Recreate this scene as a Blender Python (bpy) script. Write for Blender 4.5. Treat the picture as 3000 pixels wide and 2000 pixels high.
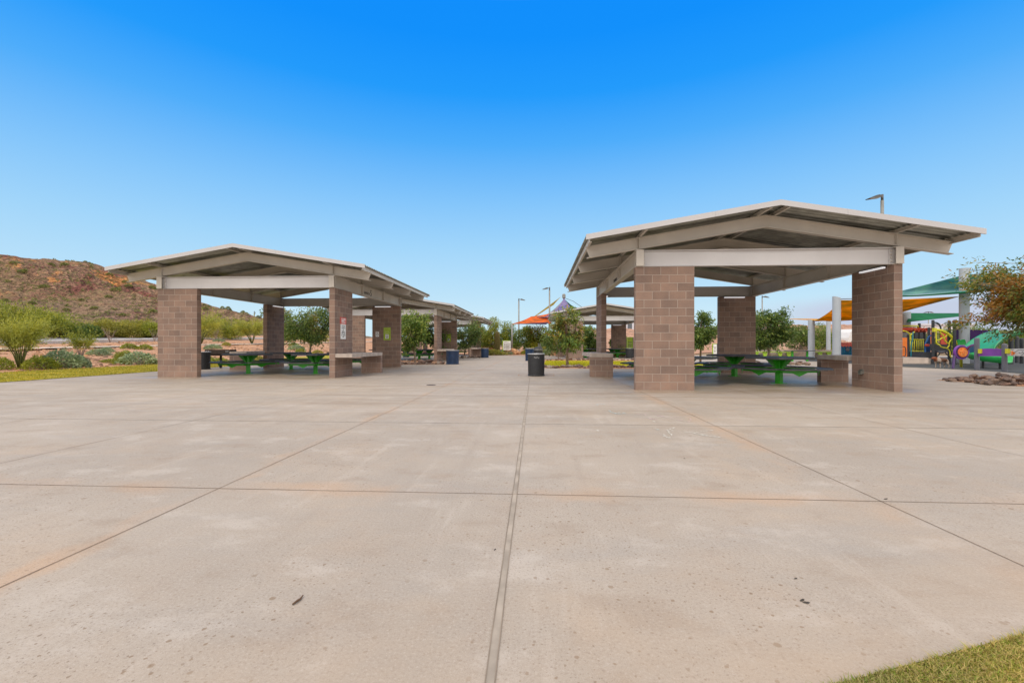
import bpy, bmesh, math, random
import numpy as np
from mathutils import Vector, Matrix
for o in list(bpy.data.objects): bpy.data.objects.remove(o)
R = math.radians
S = bpy.context.scene
C = S.collection
# ------------------------------------------------------------------ camera, world, sun, exposure
A = 0.0575                       # the paving grid is turned this much against the view
FPX, CX, HY, HC = 1294.0, 1500.0, 1008.8, 1.13
cd = bpy.data.cameras.new('camera'); cam = bpy.data.objects.new('camera', cd); C.objects.link(cam)
cd.sensor_width = 36; cd.lens = FPX / 3000 * 36; cd.shift_y = (HY - 1000) / 3000
cd.clip_start = 0.05; cd.clip_end = 6000
cam.location = (0, 0, HC); cam.rotation_euler = (R(90), 0, A)
S.camera = cam
SUN_EL, SUN_AZ = R(52), R(200)   # azimuth clockwise from +Y: behind the camera
W = bpy.data.worlds.new('World'); S.world = W; W.use_nodes = True
nt = W.node_tree; N = nt.nodes; K = nt.links; N.clear()
wo = N.new('ShaderNodeOutputWorld'); bg = N.new('ShaderNodeBackground'); bg.inputs['Strength'].default_value = 1.0
sky = N.new('ShaderNodeTexSky'); sky.sky_type = 'NISHITA'; sky.sun_disc = False
sky.sun_elevation = SUN_EL; sky.sun_rotation = SUN_AZ; sky.dust_density = 1.5
tc = N.new('ShaderNodeTexCoord'); sp = N.new('ShaderNodeSeparateXYZ'); K.new(tc.outputs['Generated'], sp.inputs[0])
rp = N.new('ShaderNodeValToRGB'); K.new(sp.outputs['Z'], rp.inputs[0])
def lin(*c): return tuple((x / 255 / 12.92 if x / 255 <= .04045 else ((x / 255 + .055) / 1.055) ** 2.4) for x in c)
SKY = [(0.0, (214, 238, 248)), (.055, (207, 236, 250)), (.11, (190, 228, 251)), (.21, (163, 215, 252)), (.30, (133, 199, 253)), (.41, (78, 174, 253)), (.49, (32, 156, 254)), (.57, (12, 145, 254)), (.615, (10, 143, 254)),
       (.70, (252, 246, 240)), (1.0, (252, 246, 238))]
el = rp.color_ramp.elements
while len(el) < len(SKY): el.new(.5)
for e, (p, c) in zip(el, SKY): e.position = p; e.color = (*lin(*c), 1)
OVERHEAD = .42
# pale lilac cloud bank low over the right-hand horizon
cb = N.new('ShaderNodeTexNoise'); cb.inputs['Scale'].default_value = 3.0; cb.inputs['Detail'].default_value = 5
K.new(tc.outputs['Generated'], cb.inputs['Vector'])
def wm(op, a, b):
    n = N.new('ShaderNodeMath'); n.operation = op; n.use_clamp = False
    for i, x in enumerate((a, b)):
        if isinstance(x, (int, float)): n.inputs[i].default_value = x
        else: K.new(x, n.inputs[i])
    return n.outputs[0]
def wmr(v, a, b):
    n = N.new('ShaderNodeMapRange'); n.interpolation_type = 'SMOOTHSTEP'
    n.inputs['From Min'].default_value = a; n.inputs['From Max'].default_value = b; K.new(v, n.inputs['Value']); return n.outputs[0]
zz = wm('ADD', sp.outputs['Z'], wm('MULTIPLY', wm('SUBTRACT', cb.outputs['Fac'], .5), .06))
bank = wm('MULTIPLY', wmr(zz, .095, .06), wmr(sp.outputs['X'], .38, .56))
mx = N.new('ShaderNodeMix'); mx.data_type = 'RGBA'; K.new(wm('MULTIPLY', bank, .75), mx.inputs[0]); K.new(rp.outputs[0], mx.inputs[6]); mx.inputs[7].default_value = (*lin(196, 198, 222), 1)
m2 = N.new('ShaderNodeMix'); m2.data_type = 'RGBA'; m2.inputs[0].default_value = .03
sk = N.new('ShaderNodeMix'); sk.data_type = 'RGBA'; sk.blend_type = 'MULTIPLY'; sk.inputs[0].default_value = 1
K.new(sky.outputs[0], sk.inputs[6]); sk.inputs[7].default_value = (.1, .1, .1, 1)
K.new(mx.outputs[2], m2.inputs[6]); K.new(sk.outputs[2], m2.inputs[7])
# white fill light added to the sky overhead, to the sides and behind the viewer (outside the frame): this is what lights the place so evenly
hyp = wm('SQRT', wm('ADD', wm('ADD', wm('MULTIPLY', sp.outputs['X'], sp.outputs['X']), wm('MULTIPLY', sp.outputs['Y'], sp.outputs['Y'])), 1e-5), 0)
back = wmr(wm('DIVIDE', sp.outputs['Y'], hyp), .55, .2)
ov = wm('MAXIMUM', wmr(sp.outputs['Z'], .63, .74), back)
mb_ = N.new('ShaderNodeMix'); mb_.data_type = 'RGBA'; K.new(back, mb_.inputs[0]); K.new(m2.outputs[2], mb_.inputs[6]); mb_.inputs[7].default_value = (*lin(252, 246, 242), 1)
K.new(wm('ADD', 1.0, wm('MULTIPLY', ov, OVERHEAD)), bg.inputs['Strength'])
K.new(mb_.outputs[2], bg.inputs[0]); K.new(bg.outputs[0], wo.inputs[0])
sd = bpy.data.lights.new('sun', 'SUN'); sun = bpy.data.objects.new('sun', sd); C.objects.link(sun)
sd.energy = 1.4; sd.angle = R(30); sd.color = (1, .93, .84)
_d = Vector((math.sin(SUN_AZ) * math.cos(SUN_EL), math.cos(SUN_AZ) * math.cos(SUN_EL), math.sin(SUN_EL)))
sun.rotation_euler = (-_d).to_track_quat('-Z', 'Y').to_euler(); sun.location = (0, -5, 30)
S.view_settings.view_transform = 'Standard'; S.view_settings.look = 'None'
S.view_settings.exposure = 0.0; S.view_settings.gamma = 1; S.view_settings.use_curve_mapping = False
S.cycles.use_denoising = True
S.cycles.max_bounces = 6; S.cycles.diffuse_bounces = 4; S.cycles.transparent_max_bounces = 6
S.render.resolution_x = 1024; S.render.resolution_y = 682
# ------------------------------------------------------------------ positions: survey of the site from the picture
CA, SA = math.cos(A), math.sin(A)
def site(X, Z): return (X * CA - Z * SA, X * SA + Z * CA)
def P(px, py, Z):
    u, v = site((px - CX) / FPX * Z, Z); return Vector((u, v, HC - (py - HY) / FPX * Z))
def G(px, py, z=0.0):
    p = P(px, py, (HC - z) * FPX / (py - HY)); p.z = z; return p
def U(px, Z): p = P(px, HY, Z); p.z = 0; return p
rng = np.random.default_rng(7); random.seed(7)
# ------------------------------------------------------------------ materials
def newmat(name):
    m = bpy.data.materials.new(name); m.use_nodes = True; t = m.node_tree
    return m, t, t.nodes['Principled BSDF']
class NB:
    def __init__(s, t): s.t = t; s.N = t.nodes; s.K = t.links
    def put(s, sock, v):
        if v is None: return
        if isinstance(v, (int, float)): sock.default_value = v
        elif isinstance(v, tuple): sock.default_value = v if len(v) == len(sock.default_value) else (*v, 1)
        else: s.K.new(v, sock)
    def math(s, op, a, b=0.0, clamp=False):
        n = s.N.new('ShaderNodeMath'); n.operation = op; n.use_clamp = clamp; s.put(n.inputs[0], a); s.put(n.inputs[1], b); return n.outputs[0]
    def mix(s, f, a, b, mode='MIX'):
        n = s.N.new('ShaderNodeMix'); n.data_type = 'RGBA'; n.blend_type = mode; s.put(n.inputs[0], f); s.put(n.inputs[6], a); s.put(n.inputs[7], b); return n.outputs[2]
    def mr(s, v, a, b, c=0.0, d=1.0):
        n = s.N.new('ShaderNodeMapRange'); n.interpolation_type = 'SMOOTHSTEP'
        for k, x in zip(('From Min', 'From Max', 'To Min', 'To Max'), (a, b, c, d)): n.inputs[k].default_value = x
        s.K.new(v, n.inputs['Value']); return n.outputs[0]
    def noise(s, vec, sc, det=4, rough=.55, out='Fac'):
        n = s.N.new('ShaderNodeTexNoise'); n.inputs['Scale'].default_value = sc; n.inputs['Detail'].default_value = det; n.inputs['Roughness'].default_value = rough
        if vec is not None: s.K.new(vec, n.inputs['Vector'])
        return n.outputs[out]
    def vor(s, vec, sc, feat='F1', dim='3D'):
        n = s.N.new('ShaderNodeTexVoronoi'); n.inputs['Scale'].default_value = sc; n.feature = feat; n.voronoi_dimensions = dim
        if vec is not None: s.K.new(vec, n.inputs['Vector'])
        return n
    def scale(s, vec, x, y, z, off=(0, 0, 0)):
        n = s.N.new('ShaderNodeMapping'); n.inputs['Scale'].default_value = (x, y, z); n.inputs['Location'].default_value = off; s.K.new(vec, n.inputs[0]); return n.outputs[0]
    def pos(s): return s.N.new('ShaderNodeNewGeometry').outputs['Position']
    def obj(s): return s.N.new('ShaderNodeTexCoord').outputs['Object']
    def bump(s, h, st, dist=.02):
        n = s.N.new('ShaderNodeBump'); n.inputs['Strength'].default_value = st; n.inputs['Distance'].default_value = dist; s.K.new(h, n.inputs['Height']); return n.outputs[0]
def paint(name, c, rough=.5, metal=0.0, var=.12, sc=3.0, bump=0.0, bsc=40, spec=.5, wear=0.0):
    m, t, b = newmat(name); n = NB(t); o = n.obj()
    f = n.noise(o, sc, 5); lo = tuple(x * (1 - var) for x in c); hi = tuple(min(1, x * (1 + var)) for x in c)
    col = n.mix(n.mr(f, .3, .7), lo, hi)
    if wear: col = n.mix(n.math('MULTIPLY', n.mr(n.noise(o, sc * 4, 6), .56, .7), wear), col, tuple(x * .45 + .03 for x in c))
    n.put(b.inputs['Base Color'], col); b.inputs['Roughness'].default_value = rough; b.inputs['Metallic'].default_value = metal
    b.inputs['Specular IOR Level'].default_value = spec
    if bump: n.put(b.inputs['Normal'], n.bump(n.noise(o, bsc, 4), bump))
    return m
STEEL = paint('steel_paint', (.55, .51, .455), .5, 0, .07, 1.3, wear=.08)
TIEMAT = paint('tie_beam_paint', (.57, .555, .555), .5, 0, .05, 1.2, wear=.06)
FASCIA = paint('fascia_paint', (.50, .49, .50), .45, 0, .05, .8)
GALV = paint('galvanised_sheet', (.30, .31, .285), .38, .75, .25, 2.5)
CONC = paint('cast_concrete', (.43, .365, .315), .8, 0, .15, 4, .25, 60)
GREEN = paint('green_powder_coat', (.035, .36, .015), .4, 0, .12, 3)
BLACKT = paint('black_coated_slats', (.052, .052, .055), .62, 0, .2, 6)
BLACK = paint('black_metal', (.022, .021, .022), .5, 0, .25, 8, wear=.2)
BINBLACK = paint('black_bin_mesh', (.02, .022, .026), .5, 0, .35, 30, .4, 90)
BINBLUE = paint('navy_bin', (.008, .03, .085), .4, 0, .25, 5)
RUST = paint('burnt_steel', (.035, .02, .015), .7, 0, .4, 9, .3)
LEDLAMP = None
def emit(name, c, s):
    m, t, b = newmat(name); b.inputs['Base Color'].default_value = (*c, 1); b.inputs['Emission Color'].default_value = (*c, 1); b.inputs['Emission Strength'].default_value = s; return m
LEDLAMP = emit('lamp_diffuser', (.95, .96, 1), .5)
LETTER = paint('black_letters', (.015, .015, .015), .6, 0, 0)
WHITE = paint('white_print', (.8, .8, .78), .5, 0, .03)
SIGNRED = paint('red_print', (.62, .09, .06), .45, 0, .05)
SIGNGREEN = paint('lime_print', (.30, .44, .01), .4, 0, .08)
LIMEPALE = paint('pale_lime_print', (.52, .62, .16), .4, 0, .03)
INK = paint('ink', (.06, .065, .06), .6, 0, .1)
def block_mat():
    m, t, b = newmat('split_block'); n = NB(t); o = n.obj()
    g = n.N.new('ShaderNodeTexCoord'); sx = n.N.new('ShaderNodeSeparateXYZ'); n.K.new(o, sx.inputs[0])
    nn = n.N.new('ShaderNodeSeparateXYZ'); n.K.new(g.outputs['Normal'], nn.inputs[0])
    fx = n.math('GREATER_THAN', n.math('ABSOLUTE', nn.outputs['X']), .5)
    h = n.math('ADD', n.math('MULTIPLY', fx, n.math('ADD', sx.outputs['Y'], .005)), n.math('MULTIPLY', n.math('SUBTRACT', 1.0, fx), sx.outputs['X']))
    cb = n.N.new('ShaderNodeCombineXYZ'); n.K.new(h, cb.inputs[0]); n.K.new(sx.outputs['Z'], cb.inputs[1])
    br = n.N.new('ShaderNodeTexBrick'); n.K.new(cb.outputs[0], br.inputs['Vector'])
    br.offset = .5; br.inputs['Scale'].default_value = 1; br.inputs['Brick Width'].default_value = .4064; br.inputs['Row Height'].default_value = .2032
    br.inputs['Mortar Size'].default_value = .0055; br.inputs['Mortar Smooth'].default_value = .3; br.inputs['Bias'].default_value = 0
    br.inputs['Color1'].default_value = (.285, .206, .166, 1); br.inputs['Color2'].default_value = (.165, .129, .113, 1); br.inputs['Mortar'].default_value = (.47, .40, .34, 1)
    r = n.N.new('ShaderNodeObjectInfo').outputs['Random']
    # speckled aggregate, in the blocks only
    sp1 = n.mr(n.noise(o, 140, 2, .7), .42, .62); sp2 = n.mr(n.noise(o, 70, 3, .7), .56, .66)
    col = n.mix(n.math('MULTIPLY', sp1, .5), br.outputs['Color'], (.42, .25, .165), 'MIX')
    col = n.mix(n.math('MULTIPLY', sp2, .45), col, (.13, .10, .09))
    big = n.noise(o, 2.2, 4)
    col = n.mix(n.mr(big, .35, .7), n.mix(1.0, col, (.88, .88, .90), 'MULTIPLY'), n.mix(1.0, col, (1.1, 1.05, 1.02), 'MULTIPLY'))
    col = n.mix(br.outputs['Fac'], col, n.mix(n.noise(o, 30, 3), (.36, .305, .262), (.44, .385, .335)))
    # salts and splash dirt in the lowest courses
    low = n.math('MULTIPLY', n.mr(sx.outputs['Z'], .75, .0), n.mr(n.noise(o, 5, 5), .4, .7))
    col = n.mix(n.math('MULTIPLY', low, .25), col, (.30, .25, .22))
    n.put(b.inputs['Base Color'], col); b.inputs['Roughness'].default_value = .9; b.inputs['Specular IOR Level'].default_value = .25
    hgt = n.math('ADD', n.math('MULTIPLY', br.outputs['Fac'], -1.0), n.math('MULTIPLY', n.noise(o, 120, 4), .5))
    n.put(b.inputs['Normal'], n.bump(hgt, .5, .008))
    return m
BLOCK = block_mat()
def leaf_mat(name, cols, rough=.5, trans=.25, sat=1):
    m, t, b = newmat(name); n = NB(t); ge = n.N.new('ShaderNodeNewGeometry')
    rp = n.N.new('ShaderNodeValToRGB'); n.K.new(ge.outputs['Random Per Island'], rp.inputs[0]); e = rp.color_ramp.elements
    while len(e) < len(cols): e.new(.5)
    for i, (k, c) in enumerate(zip(e, cols)): k.position = i / (len(cols) - 1); k.color = (*c, 1)
    nz = n.noise(n.obj(), 1.1, 3)
    col = n.mix(n.mr(nz, .3, .7), n.mix(1.0, rp.outputs[0], (.72, .78, .8), 'MULTIPLY'), n.mix(1.0, rp.outputs[0], (1.3, 1.2, .95), 'MULTIPLY'))
    n.put(b.inputs['Base Color'], col); b.inputs['Roughness'].default_value = rough
    tr = n.N.new('ShaderNodeBsdfTranslucent'); n.K.new(col, tr.inputs[0]); ms = n.N.new('ShaderNodeMixShader'); ms.inputs[0].default_value = trans
    n.K.new(b.outputs[0], ms.inputs[1]); n.K.new(tr.outputs[0], ms.inputs[2]); n.K.new(ms.outputs[0], t.nodes['Material Output'].inputs[0])
    return m
LEAFDK = leaf_mat('dark_leaf', [(0.043, 0.098, 0.022), (0.086, 0.161, 0.033), (0.141, 0.216, 0.036), (0.237, 0.293, 0.064)])
LEAFMD = leaf_mat('mid_leaf', [(0.076, 0.156, 0.026), (0.129, 0.229, 0.036), (0.215, 0.310, 0.046), (0.365, 0.394, 0.090)])
LEAFAUT = leaf_mat('autumn_leaf', [(0.070, 0.126, 0.025), (0.114, 0.177, 0.031), (0.176, 0.236, 0.037), (0.246, 0.254, 0.047), (0.386, 0.236, 0.047), (0.131, 0.194, 0.031)])
LEAFOR = leaf_mat('orange_leaf', [(.34, .15, .02), (.46, .20, .025), (.38, .20, .03), (.16, .15, .03)])
LEAFPV = leaf_mat('palo_verde_leaf', [(0.276, 0.317, 0.042), (0.386, 0.409, 0.053), (0.469, 0.476, 0.084), (0.304, 0.330, 0.063)])
LEAFMQ = leaf_mat('mesquite_leaf', [(0.175, 0.216, 0.022), (0.270, 0.309, 0.029), (0.364, 0.385, 0.043), (0.190, 0.240, 0.024)])
LEAFYG = leaf_mat('yellow_scrub_leaf', [(0.276, 0.280, 0.039), (0.368, 0.347, 0.055), (0.437, 0.403, 0.088), (0.230, 0.246, 0.039)])
LEAFGY = leaf_mat('grey_brittlebush_leaf', [(0.173, 0.250, 0.138), (0.288, 0.375, 0.218), (0.389, 0.485, 0.310), (0.144, 0.204, 0.069)])
LEAFHL = leaf_mat('hill_scrub_leaf', [(0.137, 0.167, 0.040), (0.214, 0.234, 0.055), (0.273, 0.283, 0.094), (0.156, 0.176, 0.062)])
BARK = paint('bark', (.17, .115, .08), .9, 0, .35, 9, .5, 40)
BARKPL = paint('pale_bark', (.28, .21, .155), .85, 0, .25, 9, .4, 40)
BARKGR = paint('green_bark', (.13, .14, .035), .8, 0, .3, 8)
BARKGY = paint('grey_twig', (.26, .20, .17), .9, 0, .3, 8)
CACT = paint('cactus_skin', (.12, .095, .025), .8, 0, .3, 12, .5, 50)
# ------------------------------------------------------------------ mesh builder and object helpers
class MB:
    def __init__(s): s.v = []; s.f = []
    def add(s, vs, fs):
        k = len(s.v); s.v += [tuple(p) for p in vs]; s.f += [tuple(i + k for i in f) for f in fs]; return s
    def box(s, x0, x1, y0, y1, z0, z1):
        return s.add([(x, y, z) for z in (z0, z1) for y in (y0, y1) for x in (x0, x1)], [(0, 2, 3, 1), (4, 5, 7, 6), (0, 1, 5, 4), (2, 6, 7, 3), (0, 4, 6, 2), (1, 3, 7, 5)])
    def obox(s, c, sx, sy, sz, m=None):
        m = m or Matrix.Identity(3); c = Vector(c)
        vs = [c + m @ Vector((x * sx / 2, y * sy / 2, z * sz / 2)) for z in (-1, 1) for y in (-1, 1) for x in (-1, 1)]
        return s.add(vs, [(0, 2, 3, 1), (4, 5, 7, 6), (0, 1, 5, 4), (2, 6, 7, 3), (0, 4, 6, 2), (1, 3, 7, 5)])
    def bar(s, p, q, w, h, up=(0, 0, 1)):
        p = Vector(p); q = Vector(q); d = (q - p); L = d.length; d.normalize(); up = Vector(up)
        if abs(d.dot(up)) > .99: up = Vector((1, 0, 0))
        a = d.cross(up).normalized(); b = a.cross(d)
        return s.obox((p + q) / 2, L, w, h, Matrix((d, a, b)).transposed())
    def prism(s, poly, y0, y1, axis='y'):
        n = len(poly)
        f = (lambda a, b, t: (a, t, b)) if axis == 'y' else ((lambda a, b, t: (t, a, b)) if axis == 'x' else (lambda a, b, t: (a, b, t)))
        s.add([f(a, b, y0) for a, b in poly] + [f(a, b, y1) for a, b in poly],
              [tuple(range(n - 1, -1, -1)), tuple(range(n, 2 * n))] + [(i, (i + 1) % n, n + (i + 1) % n, n + i) for i in range(n)]); return s
    def tube(s, pts, rad, n=8, cap=True):
        pts = [Vector(p) for p in pts]; m = len(pts); rad = [rad] * m if isinstance(rad, (int, float)) else rad; vs = []; pa = None
        for i, p in enumerate(pts):
            d = (pts[min(i + 1, m - 1)] - pts[max(i - 1, 0)]).normalized()
            a = d.orthogonal().normalized() if pa is None else (pa - d * pa.dot(d)).normalized()
            pa = a; b = d.cross(a)
            vs += [p + (a * math.cos(2 * math.pi * k / n) + b * math.sin(2 * math.pi * k / n)) * rad[i] for k in range(n)]
        fs = [(i * n + k, i * n + (k + 1) % n, (i + 1) * n + (k + 1) % n, (i + 1) * n + k) for i in range(m - 1) for k in range(n)]
        if cap: fs += [tuple(range(n - 1, -1, -1)), tuple(range((m - 1) * n, m * n))]
        return s.add(vs, fs)
    def lathe(s, prof, c=(0, 0, 0), n=24):
        vs = [(c[0] + r * math.cos(2 * math.pi * k / n), c[1] + r * math.sin(2 * math.pi * k / n), c[2] + z) for r, z in prof for k in range(n)]
        m = len(prof); fs = [(i * n + k, i * n + (k + 1) % n, (i + 1) * n + (k + 1) % n, (i + 1) * n + k) for i in range(m - 1) for k in range(n)]
        fs += [tuple(range(n - 1, -1, -1)), tuple(range((m - 1) * n, m * n))]
        return s.add(vs, fs)
    def ibeam(s, p, q, d, fw, ft=.014, wt=.012):
        p = Vector(p); q = Vector(q); z = Vector((0, 0, 1))
        s.bar(p, q, wt, d - 2 * ft - .002)
        for k in (1, -1): s.bar(p + z * k * (d / 2 - ft / 2), q + z * k * (d / 2 - ft / 2), fw, ft)
        return s
    def build(s, name, m, parent=None, loc=None, smooth=False, rot=None):
        me = bpy.data.meshes.new(name); me.from_pydata(s.v, [], s.f); me.materials.append(m)
        if smooth: me.polygons.foreach_set('use_smooth', [True] * len(me.polygons))
        me.update(); o = bpy.data.objects.new(name, me); C.objects.link(o)
        if parent is not None: o.parent = parent
        if loc is not None: o.location = loc
        if rot is not None: o.rotation_euler = rot
        return o
def tag(o, label=None, cat=None, group=None, kind=None):
    if label: o['label'] = label
    if cat: o['category'] = cat
    if group: o['group'] = group
    if kind: o['kind'] = kind
    return o
def thing(name, label, cat, loc=(0, 0, 0), rz=0, group=None):
    o = bpy.data.objects.new(name, None); C.objects.link(o); o.empty_display_size = .2
    o.location = loc; o.rotation_euler = (0, 0, rz); return tag(o, label, cat, group)
KIDS = {}
def copy_tree(o, parent=None, drop=()):
    c = o.copy(); C.objects.link(c)
    if parent is not None: c.parent = parent
    for ch in list(o.children):
        if ch.name.split('.')[0] not in drop: copy_tree(ch, c, drop)
    return c
def text(name, body, size, m, parent, loc, rot, depth=.004):
    cu = bpy.data.curves.new(name, 'FONT'); cu.body = body; cu.size = size; cu.extrude = depth / 2; cu.resolution_u = 2
    t = bpy.data.objects.new(name, cu); C.objects.link(t)
    dg = bpy.context.evaluated_depsgraph_get(); me = bpy.data.meshes.new_from_object(t.evaluated_get(dg)); bpy.data.objects.remove(t)
    me.materials.clear(); me.materials.append(m); o = bpy.data.objects.new(name, me); C.objects.link(o); o.parent = parent; o.location = loc; o.rotation_euler = rot
    return o
def sheet(name, poly, z, m, label=None, kind='structure', cat=None):
    o = MB().add([(x, y, z) for x, y in poly], [tuple(range(len(poly)))]).build(name, m); return tag(o, label, cat, None, kind)
# ================================================================== GROUND
PAV = {'L': (-9.98, 14.56), 'R': (5.57, 11.08), 'LL': (-9.75, 28.75), 'LLL': (-9.5, 42.2), 'RR': (5.45, 36.3)}
PW, PD = 6.29, 7.31
def plaza_mat():
    m, t, b = newmat('plaza_concrete'); n = NB(t); p = n.pos()
    sx = n.N.new('ShaderNodeSeparateXYZ'); n.K.new(p, sx.inputs[0]); x, y = sx.outputs['X'], sx.outputs['Y']
    big = n.noise(p, .33, 5, .6); mid = n.noise(p, 1.5, 5, .65); fine = n.noise(p, 75, 5, .75); grit = n.noise(p, 260, 3, .8)
    col = n.mix(n.mr(big, .32, .68), (.350, .300, .250), (.415, .352, .288))
    col = n.mix(n.math('MULTIPLY', n.mr(mid, .45, .72), .55), col, (.40, .315, .24))
    col = n.mix(n.math('MULTIPLY', n.mr(n.noise(p, .8, 4, .6), .52, .72), .6), col, (.45, .35, .26))
    col = n.mix(n.math('MULTIPLY', n.mr(n.noise(n.scale(p, .5, 2.0, 1, (3, 9, 0)), .9, 5, .6), .5, .72), .45), col, (.325, .30, .275))
    bl = n.noise(n.scale(p, .8, 1.25, 1, (7, 1, 0)), 1.7, 6, .68)
    col = n.mix(n.math('MULTIPLY', n.mr(bl, .52, .68), .55), col, (.50, .445, .39))
    col = n.mix(n.math('MULTIPLY', n.mr(bl, .47, .33), .55), col, (.315, .245, .185))
    s3 = n.noise(n.scale(p, 3.2, .35, 1, (2, 5, 0)), 1.3, 6, .7)
    col = n.mix(n.math('MULTIPLY', n.mr(s3, .54, .70), .3), col, (.52, .46, .40)); col = n.mix(n.math('MULTIPLY', n.mr(s3, .46, .32), .3), col, (.32, .26, .21))
    # warm clay dust washed along the joints
    wob = n.math('MULTIPLY', n.math('SUBTRACT', n.noise(p, 2.2, 4), .5), .5)
    st = None
    for ax, c, w in ((y, 3.36, .24), (x, 2.4, .26), (x, -2.53, .13)):
        d = n.mr(n.math('ABSOLUTE', n.math('ADD', n.math('SUBTRACT', ax, c), wob)), w, .02)
        st = d if st is None else n.math('MAXIMUM', st, d)
    st = n.math('MULTIPLY', st, n.mr(n.noise(p, .9, 3), .38, .66))
    col = n.mix(n.math('MULTIPLY', st, .5), col, (.50, .315, .185))
    col = n.mix(n.math('MULTIPLY', n.mr(fine, .52, .66), .55), col, (.24, .19, .155))
    col = n.mix(n.math('MULTIPLY', n.mr(fine, .46, .34), .5), col, (.52, .46, .40))
    col = n.mix(n.math('MULTIPLY', n.mr(grit, .55, .68), .65), col, (.21, .17, .145))
    col = n.mix(n.math('MULTIPLY', n.mr(grit, .44, .32), .45), col, (.62, .56, .50))
    # blotches and droplets of old stains: the cells are stretched as spatter
    pd = n.mix(.012, p, n.noise(p, 60, 2, .5, 'Color'), 'ADD')
    for sc, th, gate, dark, amt in ((13, .11, .52, (.20, .13, .075), .8), (26, .15, .55, (.20, .145, .10), .75), (5.2, .075, .70, (.21, .14, .08), .75), (50, .2, .6, (.19, .15, .12), .6)):
        v = n.vor(pd, sc, 'F1', '2D'); cs = n.N.new('ShaderNodeSeparateXYZ'); n.K.new(v.outputs['Color'], cs.inputs[0])
        k = n.math('MULTIPLY', n.mr(n.math('SUBTRACT', v.outputs['Distance'], n.math('MULTIPLY', cs.outputs['Y'], th)), .02, -.02), n.math('GREATER_THAN', cs.outputs['X'], gate))
        k = n.math('MULTIPLY', k, n.mr(n.noise(p, .55, 2), .34, .60))
        col = n.mix(n.math('MULTIPLY', k, amt), col, dark)
    # clay dust carried onto the slab beside the near lawn
    dl_ = n.math('ADD', n.math('SUBTRACT', y, n.math('MULTIPLY', x, .28)), n.math('MULTIPLY', n.math('SUBTRACT', n.noise(p, 1.1, 5, .6), .5), 2.6))
    col = n.mix(n.math('MULTIPLY', n.mr(dl_, 2.3, .6), .42), col, (.47, .345, .235))
    # damp floors under and in front of the ramadas, painted warm against blue shade
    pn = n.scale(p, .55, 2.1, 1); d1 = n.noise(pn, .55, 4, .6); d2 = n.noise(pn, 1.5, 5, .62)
    off = n.math('MULTIPLY', n.math('SUBTRACT', d1, .5), 3.2); wet_warm = None
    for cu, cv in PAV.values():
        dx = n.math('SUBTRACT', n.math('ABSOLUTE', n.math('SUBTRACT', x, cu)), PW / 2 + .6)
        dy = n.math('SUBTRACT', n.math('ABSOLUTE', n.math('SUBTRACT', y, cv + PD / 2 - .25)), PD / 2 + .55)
        k = n.mr(n.math('ADD', n.math('MAXIMUM', dx, dy), off), .35, -.8); wet_warm = k if wet_warm is None else n.math('MAXIMUM', wet_warm, k)
    wet_warm_patch = n.math('MULTIPLY', wet_warm, n.mr(d2, .30, .56))
    col = n.mix(n.math('MULTIPLY', wet_warm_patch, .45), col, (.34, .235, .145))
    col = n.mix(n.math('MULTIPLY', n.math('MULTIPLY', wet_warm, n.mr(d1, .5, .62)), .5), col, (.29, .185, .095))
    # long dark streaks on the drying slab
    s2 = n.noise(n.scale(p, .28, 1.9, 1, (4, 2, 0)), .8, 6, .66)
    far = n.mr(y, 5.5, 9.0)
    col = n.mix(n.math('MULTIPLY', n.math('MULTIPLY', n.mr(s2, .52, .68), far), .6), col, (.27, .205, .15))
    col = n.mix(n.math('MULTIPLY', n.math('MULTIPLY', n.mr(s2, .46, .34), far), .45), col, (.50, .44, .40))
    n.put(b.inputs['Base Color'], col)
    n.put(b.inputs['Roughness'], n.math('SUBTRACT', n.math('ADD', .62, n.math('MULTIPLY', fine, .25)), n.math('MULTIPLY', wet_warm_patch, .40)))
    b.inputs['Specular IOR Level'].default_value = .4
    hh = n.math('ADD', n.math('MULTIPLY', grit, .5), n.math('ADD', fine, n.math('MULTIPLY', n.noise(p, 9, 4), .8)))
    bn = n.N.new('ShaderNodeBump'); bn.inputs['Distance'].default_value = .006; n.K.new(hh, bn.inputs['Height'])
    n.put(bn.inputs['Strength'], n.math('SUBTRACT', .14, n.math('MULTIPLY', wet_warm_patch, .12))); n.put(b.inputs['Normal'], bn.outputs[0])
    return m
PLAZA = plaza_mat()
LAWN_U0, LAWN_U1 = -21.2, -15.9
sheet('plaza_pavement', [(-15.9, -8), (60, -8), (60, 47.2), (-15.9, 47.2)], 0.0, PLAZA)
def dirt_mat(name, a, b_, dark, sc=1.0):
    m, t, b = newmat(name); n = NB(t); p = n.pos()
    col = n.mix(n.mr(n.noise(p, .35 * sc, 5), .3, .7), a, b_)
    v = n.vor(p, 4 * sc); cs = n.N.new('ShaderNodeSeparateXYZ'); n.K.new(v.outputs['Color'], cs.inputs[0])
    col = n.mix(n.math('MULTIPLY', n.mr(cs.outputs['X'], .5, 1.0), .5), col, dark)
    col = n.mix(n.math('MULTIPLY', n.mr(n.noise(p, 9 * sc, 5, .7), .54, .70), .6), col, tuple(x * .45 for x in a))
    n.put(b.inputs['Base Color'], col); b.inputs['Roughness'].default_value = .95; b.inputs['Specular IOR Level'].default_value = .15
    n.put(b.inputs['Normal'], n.bump(n.math('ADD', n.noise(p, 5 * sc, 5, .7), n.math('MULTIPLY', v.outputs['Distance'], .6)), .9, .12)); return m
DIRT = dirt_mat('desert_gravel', (.50, .27, .16), (.56, .335, .21), (.28, .155, .10))
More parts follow.
